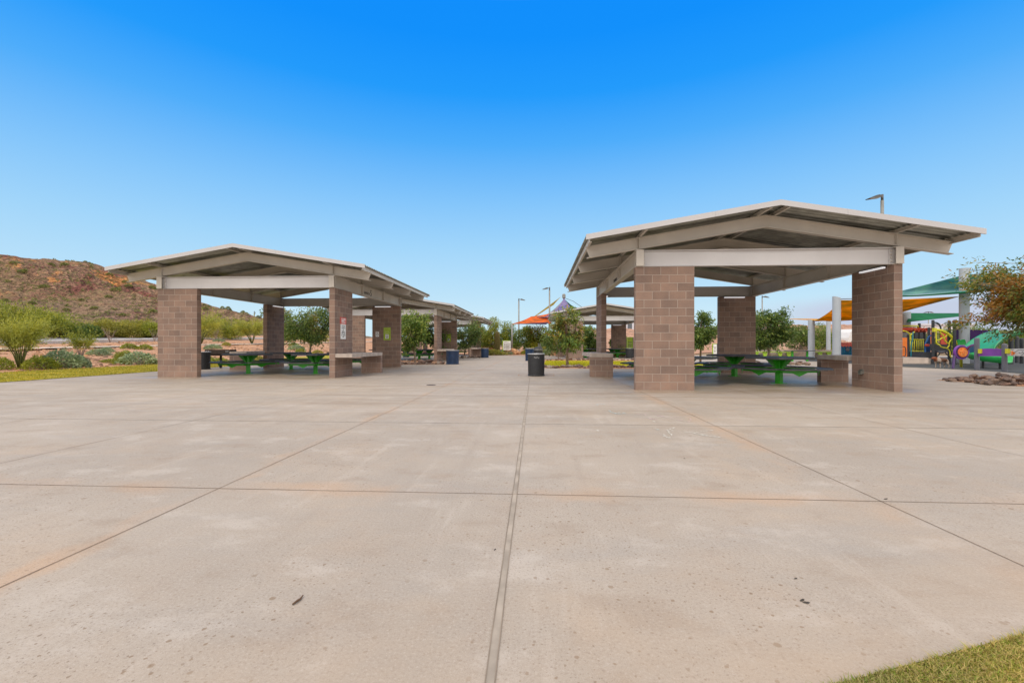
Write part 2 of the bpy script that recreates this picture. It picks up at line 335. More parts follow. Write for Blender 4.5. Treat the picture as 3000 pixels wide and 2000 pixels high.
sheet('ground', [(-2500, -400), (2500, -400), (2500, 3500), (-2500, 3500)], -.06, dirt_mat('far_ground', (.36, .25, .16), (.30, .22, .13), (.2, .16, .09), .3))
def grass_mat(name, cols, dry):
    m, t, b = newmat(name); n = NB(t); p = n.pos()
    col = n.mix(n.mr(n.noise(p, .6, 4), .3, .7), cols[0], cols[1]); col = n.mix(n.math('MULTIPLY', n.mr(n.noise(n.scale(p, .25, 1, 1), 1.1, 4), .48, .66), .7), col, dry)
    col = n.mix(n.math('MULTIPLY', n.mr(n.noise(p, 45, 4, .7), .45, .7), .5), col, tuple(x * .5 for x in cols[0]))
    n.put(b.inputs['Base Color'], col); b.inputs['Roughness'].default_value = .9; b.inputs['Specular IOR Level'].default_value = .2
    n.put(b.inputs['Normal'], n.bump(n.noise(p, 60, 3, .7), .8, .03)); return m
TURF = grass_mat('turf', [(.30, .28, .02), (.43, .36, .03)], (.50, .37, .08))
sheet('lawn_strip', [(-21.6, -10), (-15.9, -10), (-15.9, 48), (-21.8, 48), (-21.5, 30), (-20.9, 24), (-21.1, 18)], .012, TURF)
# turf blades along the strip edge and on it, so that it is not a smooth sheet
def blades(name, spots, hgt, wid, m, lean=.6):
    V = []; F = []
    for (x, y, z) in spots:
        h = hgt * random.uniform(.5, 1.3); a = random.uniform(0, 6.283); b = random.uniform(0, 6.283); l = h * random.uniform(.1, lean); w = wid * random.uniform(.6, 1.3)
        dx, dy = math.cos(a) * w, math.sin(a) * w; lx, ly = math.cos(b) * l, math.sin(b) * l; k = len(V)
        V += [(x - dx, y - dy, z), (x + dx, y + dy, z), (x + lx * .4 + dx * .7, y + ly * .4 + dy * .7, z + h * .6), (x + lx * .4 - dx * .7, y + ly * .4 - dy * .7, z + h * .6), (x + lx, y + ly, z + h)]
        F += [(k, k + 1, k + 2, k + 3), (k + 3, k + 2, k + 4)]
    mb = MB(); mb.v = V; mb.f = F; return tag(mb.build(name, m), None, None, None, 'stuff')
BLADE = leaf_mat('grass_blade', [(.24, .29, .015), (.18, .27, .012), (.46, .37, .10), (.60, .47, .19), (.30, .31, .03), (.50, .38, .13), (.36, .26, .10)], .5, .2)
BLADEY = leaf_mat('turf_blade', [(.33, .32, .025), (.44, .38, .035), (.52, .42, .08), (.25, .27, .02)], .6, .3)
sp_ = [(random.uniform(-21.3, -15.88), random.uniform(10, 34), .01) for i in range(26000)]
tag(blades('lawn_grass', sp_, .05, .012, BLADEY), 'strip of yellow green lawn between the paving and the desert slope')
# near lawn corner in the bottom right of the view
la = G(2405, 2022); lb = G(3080, 1840); dl = (lb - la).normalized(); nr = Vector((dl.y, -dl.x, 0))
lc = [la - dl * 6, la - dl * 1.5, G(2775, 1921), lb, lb + dl * 2, lb + dl * 4 + nr * -.3]
SOIL = grass_mat('thatch', [(.13, .12, .03), (.22, .17, .06)], (.30, .21, .10))
sheet('lawn', [(p.x, p.y) for p in lc] + [((lc[-1] + nr * 8).x, (lc[-1] + nr * 8).y), ((lc[0] + nr * 8).x, (lc[0] + nr * 8).y)], .008, SOIL)
gs = []
while len(gs) < 60000:
    a = random.uniform(-.5, 1.9); w = random.random() * 1.0; p = la + dl * a + nr * (w + random.uniform(-.006, .006))
    X = p.x * CA + p.y * SA; Zc = -p.x * SA + p.y * CA
    if Zc > .9 and X / Zc < 1.35 and X / Zc > .55: gs.append((p.x, p.y, .004))
tag(blades('grass', gs, .016, .0019, BLADE, 2.2), 'short green and straw coloured lawn grass at the near right corner')
# saw-cut joints of the paving (thin dark strips laid on the slab)
JOINT = paint('joint_line', (.19, .13, .088), .9, 0, .3, 4); JOINTP = paint('joint_filler', (.43, .375, .32), .85, 0, .15, 6)
def strip(mb, p, q, w, z=.003):
    p = Vector((*p, z)); q = Vector((*q, z)); d = (q - p).normalized(); a = Vector((-d.y, d.x, 0)) * w / 2
    n = max(2, int((q - p).length / .35)); last = None
    for i in range(n + 1):
        c = p.lerp(q, i / n) + a.normalized() * random.uniform(-.0018, .0018); k = len(mb.v); mb.v += [tuple(c - a * random.uniform(.75, 1.2)), tuple(c + a * random.uniform(.75, 1.2))]
        if last is not None: mb.f.append((last, k, k + 1, last + 1))
        last = k
j = MB()
for u in (-10.2, -7.7, -5.15, -2.55, 2.42, 4.85, 7.3, 9.75, 12.2, 14.7): strip(j, (u + .06 * (1 if u > 0 else 1), -2), (u, 46.5), .006)
for v in (3.33, 9.65, 12.8, 16.1, 19.3, 25.6, 32, 38.4, 44.5): strip(j, (-15.8, v), (19, v), .0065 if v < 4 else .011)
tag(j.build('paving_joints', JOINT), None, None, None, 'structure')
j = MB(); strip(j, (-15.8, 6.3), (19, 6.3), .022)
tag(j.build('paving_joint_filler', JOINTP), None, None, None, 'structure')
j = MB(); strip(j, (-.155, 1.0), (-.215, 9.6), .030, .0025); tag(j.build('centre_joint_filler', paint('centre_filler', (.35, .298, .245), .9, 0, .2, 5)), None, None, None, 'structure')
j = MB()
for dx in (-.017, .017): strip(j, (-.155 + dx, 1.0), (-.215 + dx, 9.6), .0035, .006)
strip(j, (-.215, 9.6), (-.26, 15), .012, .004); strip(j, (-.3, 15), (-.45, 46), .012, .004)
tag(j.build('centre_joint', paint('joint_edge', (.24, .19, .145), .9, 0, .2, 4)), None, None, None, 'structure')
# ------------------------------------------------------------------ desert slope, path, barrier, hill
def gz(u, v):
    if u > -21.0: return 0.0
    h = .0425 * (-u - 21.0) + .016 * max(0.0, v - 32) * min(1, (-u - 21) / 12)
    return h
def vnoise(x, y, s, seed=0):
    xi = np.floor(x / s); yi = np.floor(y / s); fx = x / s - xi; fy = y / s - yi
    def hsh(a, b): return np.modf(np.abs(np.sin(a * 127.1 + b * 311.7 + seed * 74.7) * 43758.5453))[0]
    fx = fx * fx * (3 - 2 * fx); fy = fy * fy * (3 - 2 * fy)
    return (hsh(xi, yi) * (1 - fx) + hsh(xi + 1, yi) * fx) * (1 - fy) + (hsh(xi, yi + 1) * (1 - fx) + hsh(xi + 1, yi + 1) * fx) * fy
def grid(name, us, vs, fn, m, kind='structure', smooth=True):
    V = []; F = []; nu, nv = len(us), len(vs)
    for v in vs:
        for u in us: V.append((u, v, fn(u, v)))
    for jj in range(nv - 1):
        for ii in range(nu - 1): k = jj * nu + ii; F.append((k, k + 1, k + nu + 1, k + nu))
    mb = MB(); mb.v = V; mb.f = F; return tag(mb.build(name, m, smooth=smooth), None, None, None, kind)
def gslope(u, v):
    h = gz(u, v)
    return h + (.10 * (vnoise(np.float64(u), np.float64(v), .7, 1) - .5) + .16 * (vnoise(np.float64(u), np.float64(v), 2.1, 2) - .5)) * min(1, (-20.9 - u) / 1.5) - .02
grid('desert_slope', list(np.linspace(-72, -40, 50)) + list(np.linspace(-39.6, -20.9, 64)), list(np.linspace(4, 60, 120)) + list(np.linspace(62, 150, 40)), gslope, DIRT)
def stones(name, n, area, m):
    V = []; F = []; q = np.random.default_rng(77)
    for i in range(n):
        u = q.uniform(*area[:2]); v = q.uniform(*area[2:])
        if vnoise(np.float64(u), np.float64(v), 2.5, 5) < .38: continue
        s_ = .035 + .10 * q.random() ** 3; z = gslope(u, v); k = len(V); a = q.uniform(0, 6.28, 5)
        ring_ = [(math.cos(t) * s_ * q.uniform(.7, 1.3), math.sin(t) * s_ * q.uniform(.7, 1.3)) for t in np.arange(5) * 1.2566 + a[0]]
        V += [(u + x, v + y, z - .02) for x, y in ring_] + [(u + x * .7, v + y * .7, z + s_ * q.uniform(.5, .9)) for x, y in ring_]
        F += [(k + 5, k + 6, k + 7, k + 8, k + 9)] + [(k + t, k + (t + 1) % 5, k + 5 + (t + 1) % 5, k + 5 + t) for t in range(5)]
    mb = MB(); mb.v = V; mb.f = F; return tag(mb.build(name, m), 'loose stones and cobbles scattered over the orange desert slope', None, None, 'stuff')
stones('loose_stones', 9000, (-50, -21.3, 12, 62), leaf_mat('slope_stone', [(.30, .16, .10), (.42, .24, .15), (.22, .125, .09), (.50, .33, .23), (.16, .10, .075)], .95, 0))
def ribbon(name, pts, w, m, dz=.06, kind='structure'):
    mb = MB(); last = None
    for i, p in enumerate(pts):
        p = Vector(p); d = (Vector(pts[min(i + 1, len(pts) - 1)]) - Vector(pts[max(i - 1, 0)])); a = Vector((-d.y, d.x)).normalized() * w / 2
        k = len(mb.v)
        for s_ in (-1, 1): q = p + a * s_; mb.v.append((q.x, q.y, gz(q.x, q.y) + dz))
        if last is not None: mb.f.append((last, k, k + 1, last + 1))
        last = k
    return tag(mb.build(name, m), None, None, None, kind)
PATHM = paint('pale_path', (.60, .50, .41), .9, 0, .1, 1)
ribbon('path', [(-37.5, 10), (-37.2, 20), (-38.2, 29), (-39.0, 38), (-38.6, 50), (-37.8, 62), (-37, 90), (-37, 140)], 1.3, PATHM, .10)
ROADM = paint('asphalt', (.17, .165, .165), .85, 0, .15, 2)
ribbon('road', [(-50.5, 10), (-50.3, 24), (-50.8, 34), (-53, 47), (-54.6, 60), (-55.5, 80), (-56, 140)], 6, ROADM, .12)
bm_ = MB(); pts = [(-44.8, 22), (-45.3, 29), (-46, 36), (-47.5, 42), (-49.2, 50), (-50.5, 57), (-51.3, 66), (-51.8, 78), (-52, 95), (-52, 130)]
BARR = paint('pale_barrier', (.66, .65, .63), .75, 0, .12, .7, .2, 20, wear=.1)
for a_, b_ in zip(pts[:-1], pts[1:]):
    za, zb = gz(*a_), gz(*b_); a3 = Vector((*a_, za + .17)); b3 = Vector((*b_, zb + .17)); bm_.bar(a3, b3, .22, .42)
    d = (b3 - a3).normalized(); bm_.bar(a3 + Vector((.16, 0, .04)), b3 + Vector((.16, 0, .04)), .10, .10)
tag(bm_.build('roadside_barrier', BARR), 'long pale grey barrier along the road above the desert slope', 'barrier')
# hill
RX = [-400, -150, 0, 64, 112, 137, 191, 240, 277, 310, 345, 373, 405, 460, 520, 590, 638, 700, 770, 850, 950, 1060, 1150]
RY = [700, 735, 752, 763, 772, 774, 768, 771, 772, 784, 795, 808, 828, 848, 868, 891, 905, 919, 935, 950, 966, 985, 1006]
ZR = 230.0
def ridge(X): return HC - (np.interp(X / ZR * FPX + CX, RX, RY) - HY) / FPX * ZR
Z0 = 92.0
def hillh(u, v, fine=True):
    X = u * CA + v * SA; Z = -u * SA + v * CA
    k = (Z - Z0) / (ZR - Z0); H = ridge(X * (1 - .30 * max(0, 1 - k)) if k < 1 else X)
    if k <= 0: return -3.0
    pr = (k ** 1.05) * (1 + .32 * math.sin(math.pi * min(k, 1))) if k < 1 else 1 - ((k - 1) * 1.3) ** 1.6
    h = H * pr
    if fine and H > 2:
        u_, v_ = np.float64(u), np.float64(v); am = min(1, H / 14) * min(1, k * 3)
        n = 3.2 * (vnoise(u_, v_, 16, 3) - .5) + 2.3 * (vnoise(u_, v_, 6, 4) - .5) + 1.5 * (vnoise(u_, v_, 2.6, 5) - .5) + 1.1 * (vnoise(u_, v_, 1.3, 6) - .5)
        rk = max(0, vnoise(u_, v_, 30, 9) - .45) * 2
        h += n * am * (.55 + .9 * rk) * (1.0 if k < .93 else .45)
    return float(h)
def hill_mat():
    m, t, b = newmat('hill_rock'); n = NB(t); p = n.pos()
    sz = n.N.new('ShaderNodeSeparateXYZ'); n.K.new(p, sz.inputs[0])
    hz_ = n.math('ADD', sz.outputs['Z'], n.math('MULTIPLY', n.math('SUBTRACT', n.noise(p, .035, 4), .5), 30.0))
    col = n.mix(n.mr(n.noise(p, .05, 5), .35, .65), (.22, .125, .095), (.31, .20, .145))
    col = n.mix(n.math('MULTIPLY', n.mr(n.noise(p, .07, 6, .7), .50, .58), .9), col, (.185, .075, .07))
    col = n.mix(n.math('MULTIPLY', n.math('MULTIPLY', n.mr(n.noise(p, .06, 6, .7), .53, .60), n.mr(hz_, 18, 30)), .95), col, (.50, .235, .095))
    col = n.mix(n.math('MULTIPLY', n.mr(hz_, 26, 8), .65), col, (.25, .185, .150))
    col = n.mix(n.math('MULTIPLY', n.mr(hz_, 12, 0), .5), col, (.26, .21, .115))
    v = n.vor(p, .75); cs = n.N.new('ShaderNodeSeparateXYZ'); n.K.new(v.outputs['Color'], cs.inputs[0])
    col = n.mix(n.mr(cs.outputs['X'], .1, .9), n.mix(1, col, (.62, .6, .62), 'MULTIPLY'), n.mix(1, col, (1.45, 1.4, 1.35), 'MULTIPLY'))
    col = n.mix(n.math('MULTIPLY', n.mr(n.noise(p, .7, 5, .7), .50, .60), .8), col, (.17, .165, .075))
    col = n.mix(n.math('MULTIPLY', n.mr(n.noise(p, .022, 3), .45, .6), .4), col, (.30, .225, .13))
    col = n.mix(n.math('MULTIPLY', n.mr(n.noise(n.scale(p, 1, 1, 1.6), 1.1, 5, .75), .51, .62), .85), col, (.05, .036, .03))  # dark gaps between the rocks: shade painted into the colour
    n.put(b.inputs['Base Color'], n.mix(1, col, (1.28, 1.25, 1.22), 'MULTIPLY')); b.inputs['Roughness'].default_value = 1; b.inputs['Specular IOR Level'].default_value = .1
    n.put(b.inputs['Normal'], n.bump(n.math('ADD', n.noise(p, .9, 6, .75), v.outputs['Distance']), 1.0, 1.6)); return m
us = np.concatenate([np.linspace(-420, -330, 40), np.linspace(-328, -90, 300), np.linspace(-88, 40, 60)])
vs = np.concatenate([np.linspace(45, 95, 24), np.linspace(96, 262, 230), np.linspace(264, 330, 16)])
grid('hill', us, vs, hillh, hill_mat(), smooth=False)
# ================================================================== RAMADAS (picnic shelters)
TW, LW = .194, 1.42                     # wall thickness, wall length
ZW = 3.048; ZB0, ZB1 = 3.06, 3.462      # wall top, beam bottom and top
SL = .165; HRAF, HROOF = 4.35, 4.43
def rafter_z(u): return 4.0 - SL * abs(u)              # underside
def top_z(u): return 4.29 - SL * abs(u)                # top of rafter
RV = (.10, 2.47, 4.84, 7.21)
OV = .64
def make_ramada(label):
    root = thing('picnic_ramada', label, 'picnic shelter')
    h = PW / 2
    def wall(x0, x1, y0, y1):
        # object origin at the wall's own corner so that the coursing starts at the ground and at the end of the wall
        return MB().box(0, x1 - x0, 0, y1 - y0, 0, ZW).build('block_wall', BLOCK, root, (x0, y0, 0))
    wall(-h, -h + LW, 0, TW); wall(h - TW, h, 0, LW); wall(h - LW, h, PD - TW, PD); wall(-h, -h + TW, PD - LW, PD)
    # tie beams across the two gables, with bolted end plates
    for v in (.10, PD - .10):
        mb = MB(); mb.ibeam((-h + .19, v, (ZB0 + ZB1) / 2), (h - .19, v, (ZB0 + ZB1) / 2), ZB1 - ZB0 - .004, .15)
        t = mb.build('tie_beam', TIEMAT, root)
        for s_ in (-1, 1):
            e = MB().box(s_ * (h - .18) - .07, s_ * (h - .18) + .07, v - .035, v + .035, ZB0 + .03, ZB1 - .03); e.build('end_plate', TIEMAT, t)
            for i in range(4):
                z = ZB0 + .075 + i * .084; x = s_ * (h - .215); nn = 10; b_ = MB()
                vs = [(x + .021 * math.cos(2 * math.pi * k / nn), yy, z + .021 * math.sin(2 * math.pi * k / nn)) for yy in (v - .06, v + .06) for k in range(nn)]
                b_.add(vs, [tuple(range(nn)), tuple(range(2 * nn - 1, nn - 1, -1))] + [(k, nn + k, nn + (k + 1) % nn, (k + 1) % nn) for k in range(nn)]); b_.build('bolt', STEEL, t)
    # side beams, with web stiffeners under the rafters
    for s_ in (-1, 1):
        u = s_ * (h - .097); mb = MB(); mb.ibeam((u, -.06, (ZB0 + ZB1) / 2), (u, PD + .06, (ZB0 + ZB1) / 2), ZB1 - ZB0, .19)
        sb = mb.build('side_beam', STEEL, root)
        for v in RV[1:3]: MB().box(u - .082, u + .082, v - .007, v + .007, ZB0 + .016, ZB1 - .016).build('web_stiffener', STEEL, sb)
        for v in (-.05, .10, PD - .1, PD + .05): MB().box(u - .0915, u + .0915, v - .008, v + .008, ZB0 + .0155, ZB1 - .0155).build('web_stiffener', STEEL, sb)
        for v0, v1 in ((0, .42), (PD - .42, PD)): MB().box(u - .112, u + .112, v0 + .01, v1 - .01, ZW + .001, ZB0 - .001).build('bearing_plate', STEEL, sb)
    # rafters
    for v in RV:
        mb = MB(); ue, ub = 4.36, 4.26
        web = [(0, rafter_z(0) + .012), (ub, rafter_z(ub) + .012), (ue, top_z(ue) - .012), (0, top_z(0) - .012), (-ue, top_z(ue) - .012), (-ub, rafter_z(ub) + .012)]
        mb.prism(web, v - .007, v + .007)
        for s_ in (-1, 1):
            for zf, us_, dz in ((rafter_z, ub + .07, 0), (top_z, ue, -.013)):
                pl = [(0, zf(0) + dz), (s_ * us_, zf(us_) + dz), (s_ * us_, zf(us_) + dz + .013), (0, zf(0) + dz + .013)]
                if s_ < 0: pl = pl[::-1]
                mb.prism(pl, v - .075, v + .075)
        r_ = mb.build('rafter', STEEL, root)
        for s_ in (-1, 1):
            u = s_ * (h - .097)
            MB().box(u - .007, u + .007, v - .0735, v + .0735, rafter_z(u) + .016, top_z(u) - .016).build('rafter_stiffener', STEEL, r_)
            MB().box(u - .09, u + .09, v - .08, v + .08, ZB1 + .002, rafter_z(abs(u) + .09) - .002).build('rafter_seat', STEEL, r_)
    # purlins: channels lying on the rafters
    for u in (-4.34, -h + .10, -.22, .22, h - .10, 4.34):
        mb = MB(); w = .05; z0 = top_z(abs(u) - w) + .002 if abs(u) < 4 else top_z(abs(u)) - .035; z1 = top_z(abs(u) + w) + .098 if abs(u) < 4 else top_z(abs(u)) + .095
        mb.box(u - .007, u + .007, -OV + .04, PD + OV - .04, z0, z1)
        q = 1 if u < 0 else -1
        for zz_ in (z0, z1 - .007): mb.box(min(u + q * .008, u + q * w), max(u + q * .008, u + q * w), -OV + .04, PD + OV - .04, zz_, zz_ + .007)
        mb.build('purlin', STEEL, root)
    # ribbed deck
    n = 53 * 4; prof = []
    for i in range(n + 1):
        y = -OV + .035 + (PD + 2 * OV - .07) * i / n; prof.append((y, .034 if (i % 4) in (0, 1) else 0.0))
    V = []; F = []
    for (y, dz) in prof:
        for u in (-4.43, 0, 4.43): V.append((u, y, top_z(abs(u)) + .100 + dz))
    for i in range(n):
        for k in range(2): a = i * 3 + k; F.append((a, a + 1, a + 4, a + 3))
    mb = MB(); mb.v = V; mb.f = F; dk = mb.build('roof_deck', GALV, root)
    mo = dk.modifiers.new('thickness', 'SOLIDIFY'); mo.thickness = .004; mo.offset = 1
    ri = MB(); rd = [(-.22, top_z(.22) + .142), (0, top_z(0) + .142), (.22, top_z(.22) + .142), (.22, top_z(.22) + .150), (0, top_z(0) + .152), (-.22, top_z(.22) + .150)]
    ri.prism(rd, -OV + .02, PD + OV - .02).build('ridge_cap', FASCIA, root)
    for v, q in ((-OV, 1), (PD + OV, -1)):
        mb = MB()
        for s_ in (-1, 1):
            for i, (a, b_) in enumerate(((0, 1.46), (1.463, 4.43))):
                z = lambda u, d: 4.425 - SL * u + d
                pl = [(s_ * a, z(a, -.105)), (s_ * b_, z(b_, -.105)), (s_ * b_, z(b_, .02)), (s_ * a, z(a, .02))]
                if s_ < 0: pl = pl[::-1]
                mb.prism(pl, min(v, v + q * .03), max(v, v + q * .03))
        mb.build('fascia', FASCIA, root)
    # tube lamps under the beams beside the walls
    def lamp(x, y, dx, dy, z=ZB0 - .012):
        l = MB().box(x - max(dx, .05), x + max(dx, .05), y - max(dy, .05), y + max(dy, .05), z - .022, z).build('lamp_housing', BLACK, root)
        MB().box(x - max(dx - .03, .038), x + max(dx - .03, .038), y - max(dy - .03, .038), y + max(dy - .03, .038), z - .06, z - .0225).build('lamp_diffuser', LEDLAMP, l)
    lamp(h - LW * .5 - .15, PD - TW - .075, .42, .04); lamp(h - TW - .08, LW * .42, .04, .42); lamp(-h + TW + .08, PD - LW * .45, .04, .42); lamp(-h + LW * .5, TW + .075, .42, .04)
    return root
def lettering(root, s_, num, v0=3.25):
    # shelter name on the outer face of a side beam
    h = PW / 2; u = s_ * (h - .097 + .011); rz = R(90) if s_ > 0 else R(-90)
    g = lambda v: (u, v, 0)
    if s_ > 0:
        text('ramada_name', 'RAMADA', .15, LETTER, root, (u, v0, 3.16), (R(90), 0, R(90))); text('ramada_number', num, .36, LETTER, root, (u, v0 + .66, 3.14), (R(90), 0, R(90)))
    else:
        text('ramada_name', 'RAMADA', .15, LETTER, root, (u, v0 + .66, 3.16), (R(90), 0, R(-90))); text('ramada_number', num, .36, LETTER, root, (u, v0 - .04, 3.14), (R(90), 0, R(-90)))
RLAB = {'L': 'grey steel roofed block picnic ramada nearest on the left, number 5 on its beam', 'R': 'grey steel roofed block picnic ramada nearest on the right, closest to the viewer',
        'LL': 'steel roofed picnic ramada directly behind the left front ramada, second in its row', 'LLL': 'farthest steel roofed picnic ramada at the end of the left row',
        'RR': 'farther steel roofed picnic ramada seen through the right front ramada, beside the leafy tree'}
proto = make_ramada(RLAB['L']); RAM = {}
for k, (u, v) in PAV.items():
    o = proto if k == 'L' else copy_tree(proto); o.location = (u, v, 0); o['label'] = RLAB[k]; o['group'] = 'picnic ramadas'; RAM[k] = o
lettering(RAM['L'], 1, '5', 2.72); lettering(RAM['R'], -1, '1', 3.0)
# ------------------------------------------------------------------ masonry counters beside two walls of each ramada
def make_counter():
    t = thing('masonry_counter', 'x', 'counter', group='block counters beside the ramadas')
    # local: x from the inner face of the wall outwards, y along the wall away from its free corner
    MB().box(0, .79, 0, .194, 0, .685).build('block_base', BLOCK, t, (0, 2.72, 0))
    MB().box(0, .79, 0, 1.32, .688, .815).build('stone_slab', CONC, t, (0, 1.60, 0))
    MB().box(0, .58, 0, 1.585, .688, .815).build('stone_slab', CONC, t, (.205, .005, 0))
    return t
c0 = make_counter(); first = True; h = PW / 2
CLAB = {('L', 0): 'block counter with pale slab beside the red and white sign of the left front ramada', ('L', 1): 'block counter with pale slab behind the tables of the left front ramada, beside the grill',
        ('R', 0): 'block counter with slab behind the front right wall of the right front ramada', ('R', 1): 'block counter with pale slab standing alone left of the right front ramada',
        ('LL', 0): 'block counter beside the near navy bin at the second ramada of the left row', ('LLL', 0): 'block counter beside the far navy bin at the last ramada of the left row',
        ('RR', 1): 'block counter left of the far right ramada, behind the tree trunk', ('RR', 0): 'block counter on the right side of the far right ramada'}
for (k, e), lab in CLAB.items():
    o = c0 if first else copy_tree(c0); first = False; u, v = PAV[k]; o['label'] = lab
    if e == 0: o.location = (u + h - TW, v, 0)
    else: o.location = (u - h + TW, v + PD, 0); o.rotation_euler = (0, 0, math.pi)
# ------------------------------------------------------------------ six-sided pedestal tables with six benches
def make_table():
    t = thing('picnic_table', 'x', 'picnic table', group='green pedestal picnic tables')
    hexa = [(.95 * math.cos(R(60 * i)), .95 * math.sin(R(60 * i))) for i in range(6)]
    top = MB().prism(hexa, .735, .765, 'z'); sl = .80
    top.build('tabletop', BLACKT, t)
    rim = MB(); k6 = [(r_ * math.cos(R(60 * i)), r_ * math.sin(R(60 * i)), z) for r_, z in ((.975, .716), (.975, .769), (.93, .769), (.93, .716)) for i in range(6)]
    rim.add(k6, [(a * 6 + i, a * 6 + (i + 1) % 6, ((a + 1) % 4) * 6 + (i + 1) % 6, ((a + 1) % 4) * 6 + i) for a in range(4) for i in range(6)])
    rim.build('rim', BLACKT, t)
    MB().box(-.073, .073, -.073, .073, .012, .733).box(-.15, .15, -.15, .15, 0, .0118).build('pedestal', GREEN, t, rot=(0, 0, R(30)))
    for i in range(6):
        g = MB(); a = R(30 + 60 * i); c, s_ = math.cos(a), math.sin(a); p = [(.06, .46), (.075, .40), (.33, .685), (.33, .732), (.06, .732)]
        k = len(g.v); n = len(p)
        for q in (-.006, .006): g.v += [(x * c - q * s_, x * s_ + q * c, z) for x, z in p]
        g.f += [tuple(range(k + n - 1, k - 1, -1)), tuple(range(k + n, k + 2 * n))] + [(k + i_, k + (i_ + 1) % n, k + n + (i_ + 1) % n, k + n + i_) for i_ in range(n)]
        g.build('gusset', GREEN, t)
    for i in range(6):
        a = R(30 + 60 * i); rot = (0, 0, a)
        MB().box(-.17, .17, -.55, .55, .435, .468).build('bench', BLACKT, t, (1.08 * math.cos(a), 1.08 * math.sin(a), 0), rot=rot)
        arm = MB().bar((.07, 0, .345), (.93, 0, .375), .05, .07)
        v_ = [(-.50, .43), (-.42, .372), (-.22, .372), (0, .262), (.22, .372), (.42, .372), (.50, .43)]
        arm.build('bench_arm', GREEN, t, rot=rot); MB().prism(v_, .945, .957, 'x').build('bench_brace', GREEN, t, rot=rot)
    return t
t0 = make_table(); first = True
TN = {'L': 'left front ramada', 'R': 'right front ramada', 'LL': 'second ramada of the left row', 'RR': 'far right ramada', 'LLL': 'last ramada of the left row'}
for k in TN:
    for (du, dv, w) in ((-1.3, 2.08, 'front left'), (1.4, 2.08, 'front right'), (-1.25, 5.0, 'rear left'), (1.4, 5.0, 'rear right')):
        if k == 'LLL' and w != 'front right' : continue
        if k == 'R': du += .05; dv += .12
        o = t0 if first else copy_tree(t0); first = False; u, v = PAV[k]; o.location = (u + du, v + dv, 0); o.rotation_euler = (0, 0, random.uniform(-.06, .06))
        o['label'] = f'green picnic table, {w} one under the {TN[k]}'
# ------------------------------------------------------------------ signs on the ramada walls
def board(name, label, cat, w, hgt, m, loc, rz, edge=None):
    t = thing(name, label, cat, loc, rz); o = MB().box(-w / 2, w / 2, -.012, 0, -hgt / 2, hgt / 2).build('board', m, t)
    return t
def lines(t, rows, m, y=-.0135, name='print'):
    mb = MB()
    for (x0, x1, z, hh) in rows:
        x = x0
        while x < x1 - .004:
            w = min(hh * random.choice((.5, .62, .75)), x1 - x)
            if random.random() < .14: x += hh * .45; continue
            mb.box(x, x + w * .8, y, y + .001, z - hh / 2, z + hh / 2); x += w
    return mb.build(name, m, t)
def ring(mb, cx, cz, r0, r1, y, n=28):
    k = len(mb.v)
    for i in range(n):
        a = 2 * math.pi * i / n
        mb.v += [(cx + r0 * math.cos(a), y, cz + r0 * math.sin(a)), (cx + r1 * math.cos(a), y, cz + r1 * math.sin(a))]
    mb.f += [(k + 2 * i, k + 2 * i + 1, k + 2 * ((i + 1) % n) + 1, k + 2 * ((i + 1) % n)) for i in range(n)]
def rules_sign(u, v, z, rz):
    t = board('rules_sign', 'red and white rules sign on the front right wall of the left front ramada', 'sign', .40, .52, WHITE, (u, v, z - .14), rz)
    MB().box(-.235, .235, -.014, -.001, .262, .50).build('red_header', SIGNRED, t)
    lines(t, [(-.17, .17, .44, .05), (-.17, .15, .375, .05), (-.15, .15, .31, .05)], WHITE, -.0155, 'header_print')
    lines(t, [(-.14, .15, .19, .03), (-.16, .16, .125, .03), (-.04, .05, .06, .035), (-.11, .11, .0, .035), (-.14, .14, -.06, .035), (-.16, -.08, -.125, .035), (-.04, .16, -.125, .035), (-.08, .06, -.18, .03)], INK)
    return t
u, v = PAV['L']
rules_sign(u + h + .003, v + .62, 1.72, R(90))
def lime_sign(k, num, label):
    u, v = PAV[k]; t = board('ramada_sign', label, 'sign', .36, .63, SIGNGREEN, (u + h - .66, v + PD - TW - .003, 1.66), 0)
    o = MB()
    for a_ in (-.172, .166): o.box(a_, a_ + .006, -.0145, -.0122, -.309, .309)
    for a_ in (-.309, .303): o.box(-.165, .165, -.0145, -.0122, a_, a_ + .006)
    o.build('border', LIMEPALE, t)
    if num: text('sign_number', num, .11, LIMEPALE, t, (.09, -.0135, .20), (R(90), 0, 0), .002); text('sign_name', 'RAMADA', .06, LIMEPALE, t, (-.15, -.0135, .225), (R(90), 0, 0), .002)
    lines(t, [(-.14, .08, .16, .018), (-.14, .14, .125, .02), (-.14, .11, .085, .02), (-.14, .14, .045, .02), (-.14, .05, .01, .018)], LIMEPALE)
    MB().box(-.085, .085, -.016, -.0122, -.235, -.02).build('paper_notice', WHITE, t); lines(t, [(-.06, .06, -.045, .018), (-.06, .05, -.075, .016), (-.05, .05, -.20, .02), (-.055, .055, -.13, .03), (-.055, .055, -.165, .03)], INK, -.0172)
    p = board('smoking_notice', label.replace('lime green ramada sign', 'small white prohibition notice'), 'sign', .17, .25, WHITE, (u + h - LW + .26, v + PD - TW - .003, 1.64), 0)
    mb = MB(); ring(mb, .01, -.02, .038, .055, -.0132); mb.bar((-.028, -.0134, .02), (.048, -.0134, -.06), .002, .014, (0, 1, 0)); mb.build('prohibition_mark', INK, p); lines(p, [(-.05, .05, .085, .02), (-.05, .05, .06, .016)], BARKGY, -.0132)
    return t
lime_sign('L', '5', 'lime green ramada sign on the rear wall of the left front ramada')
lime_sign('LL', '', 'lime green ramada sign on the rear wall of the second ramada in the left row')
lime_sign('LLL', '', 'lime green ramada sign on the rear wall of the last ramada in the left row')
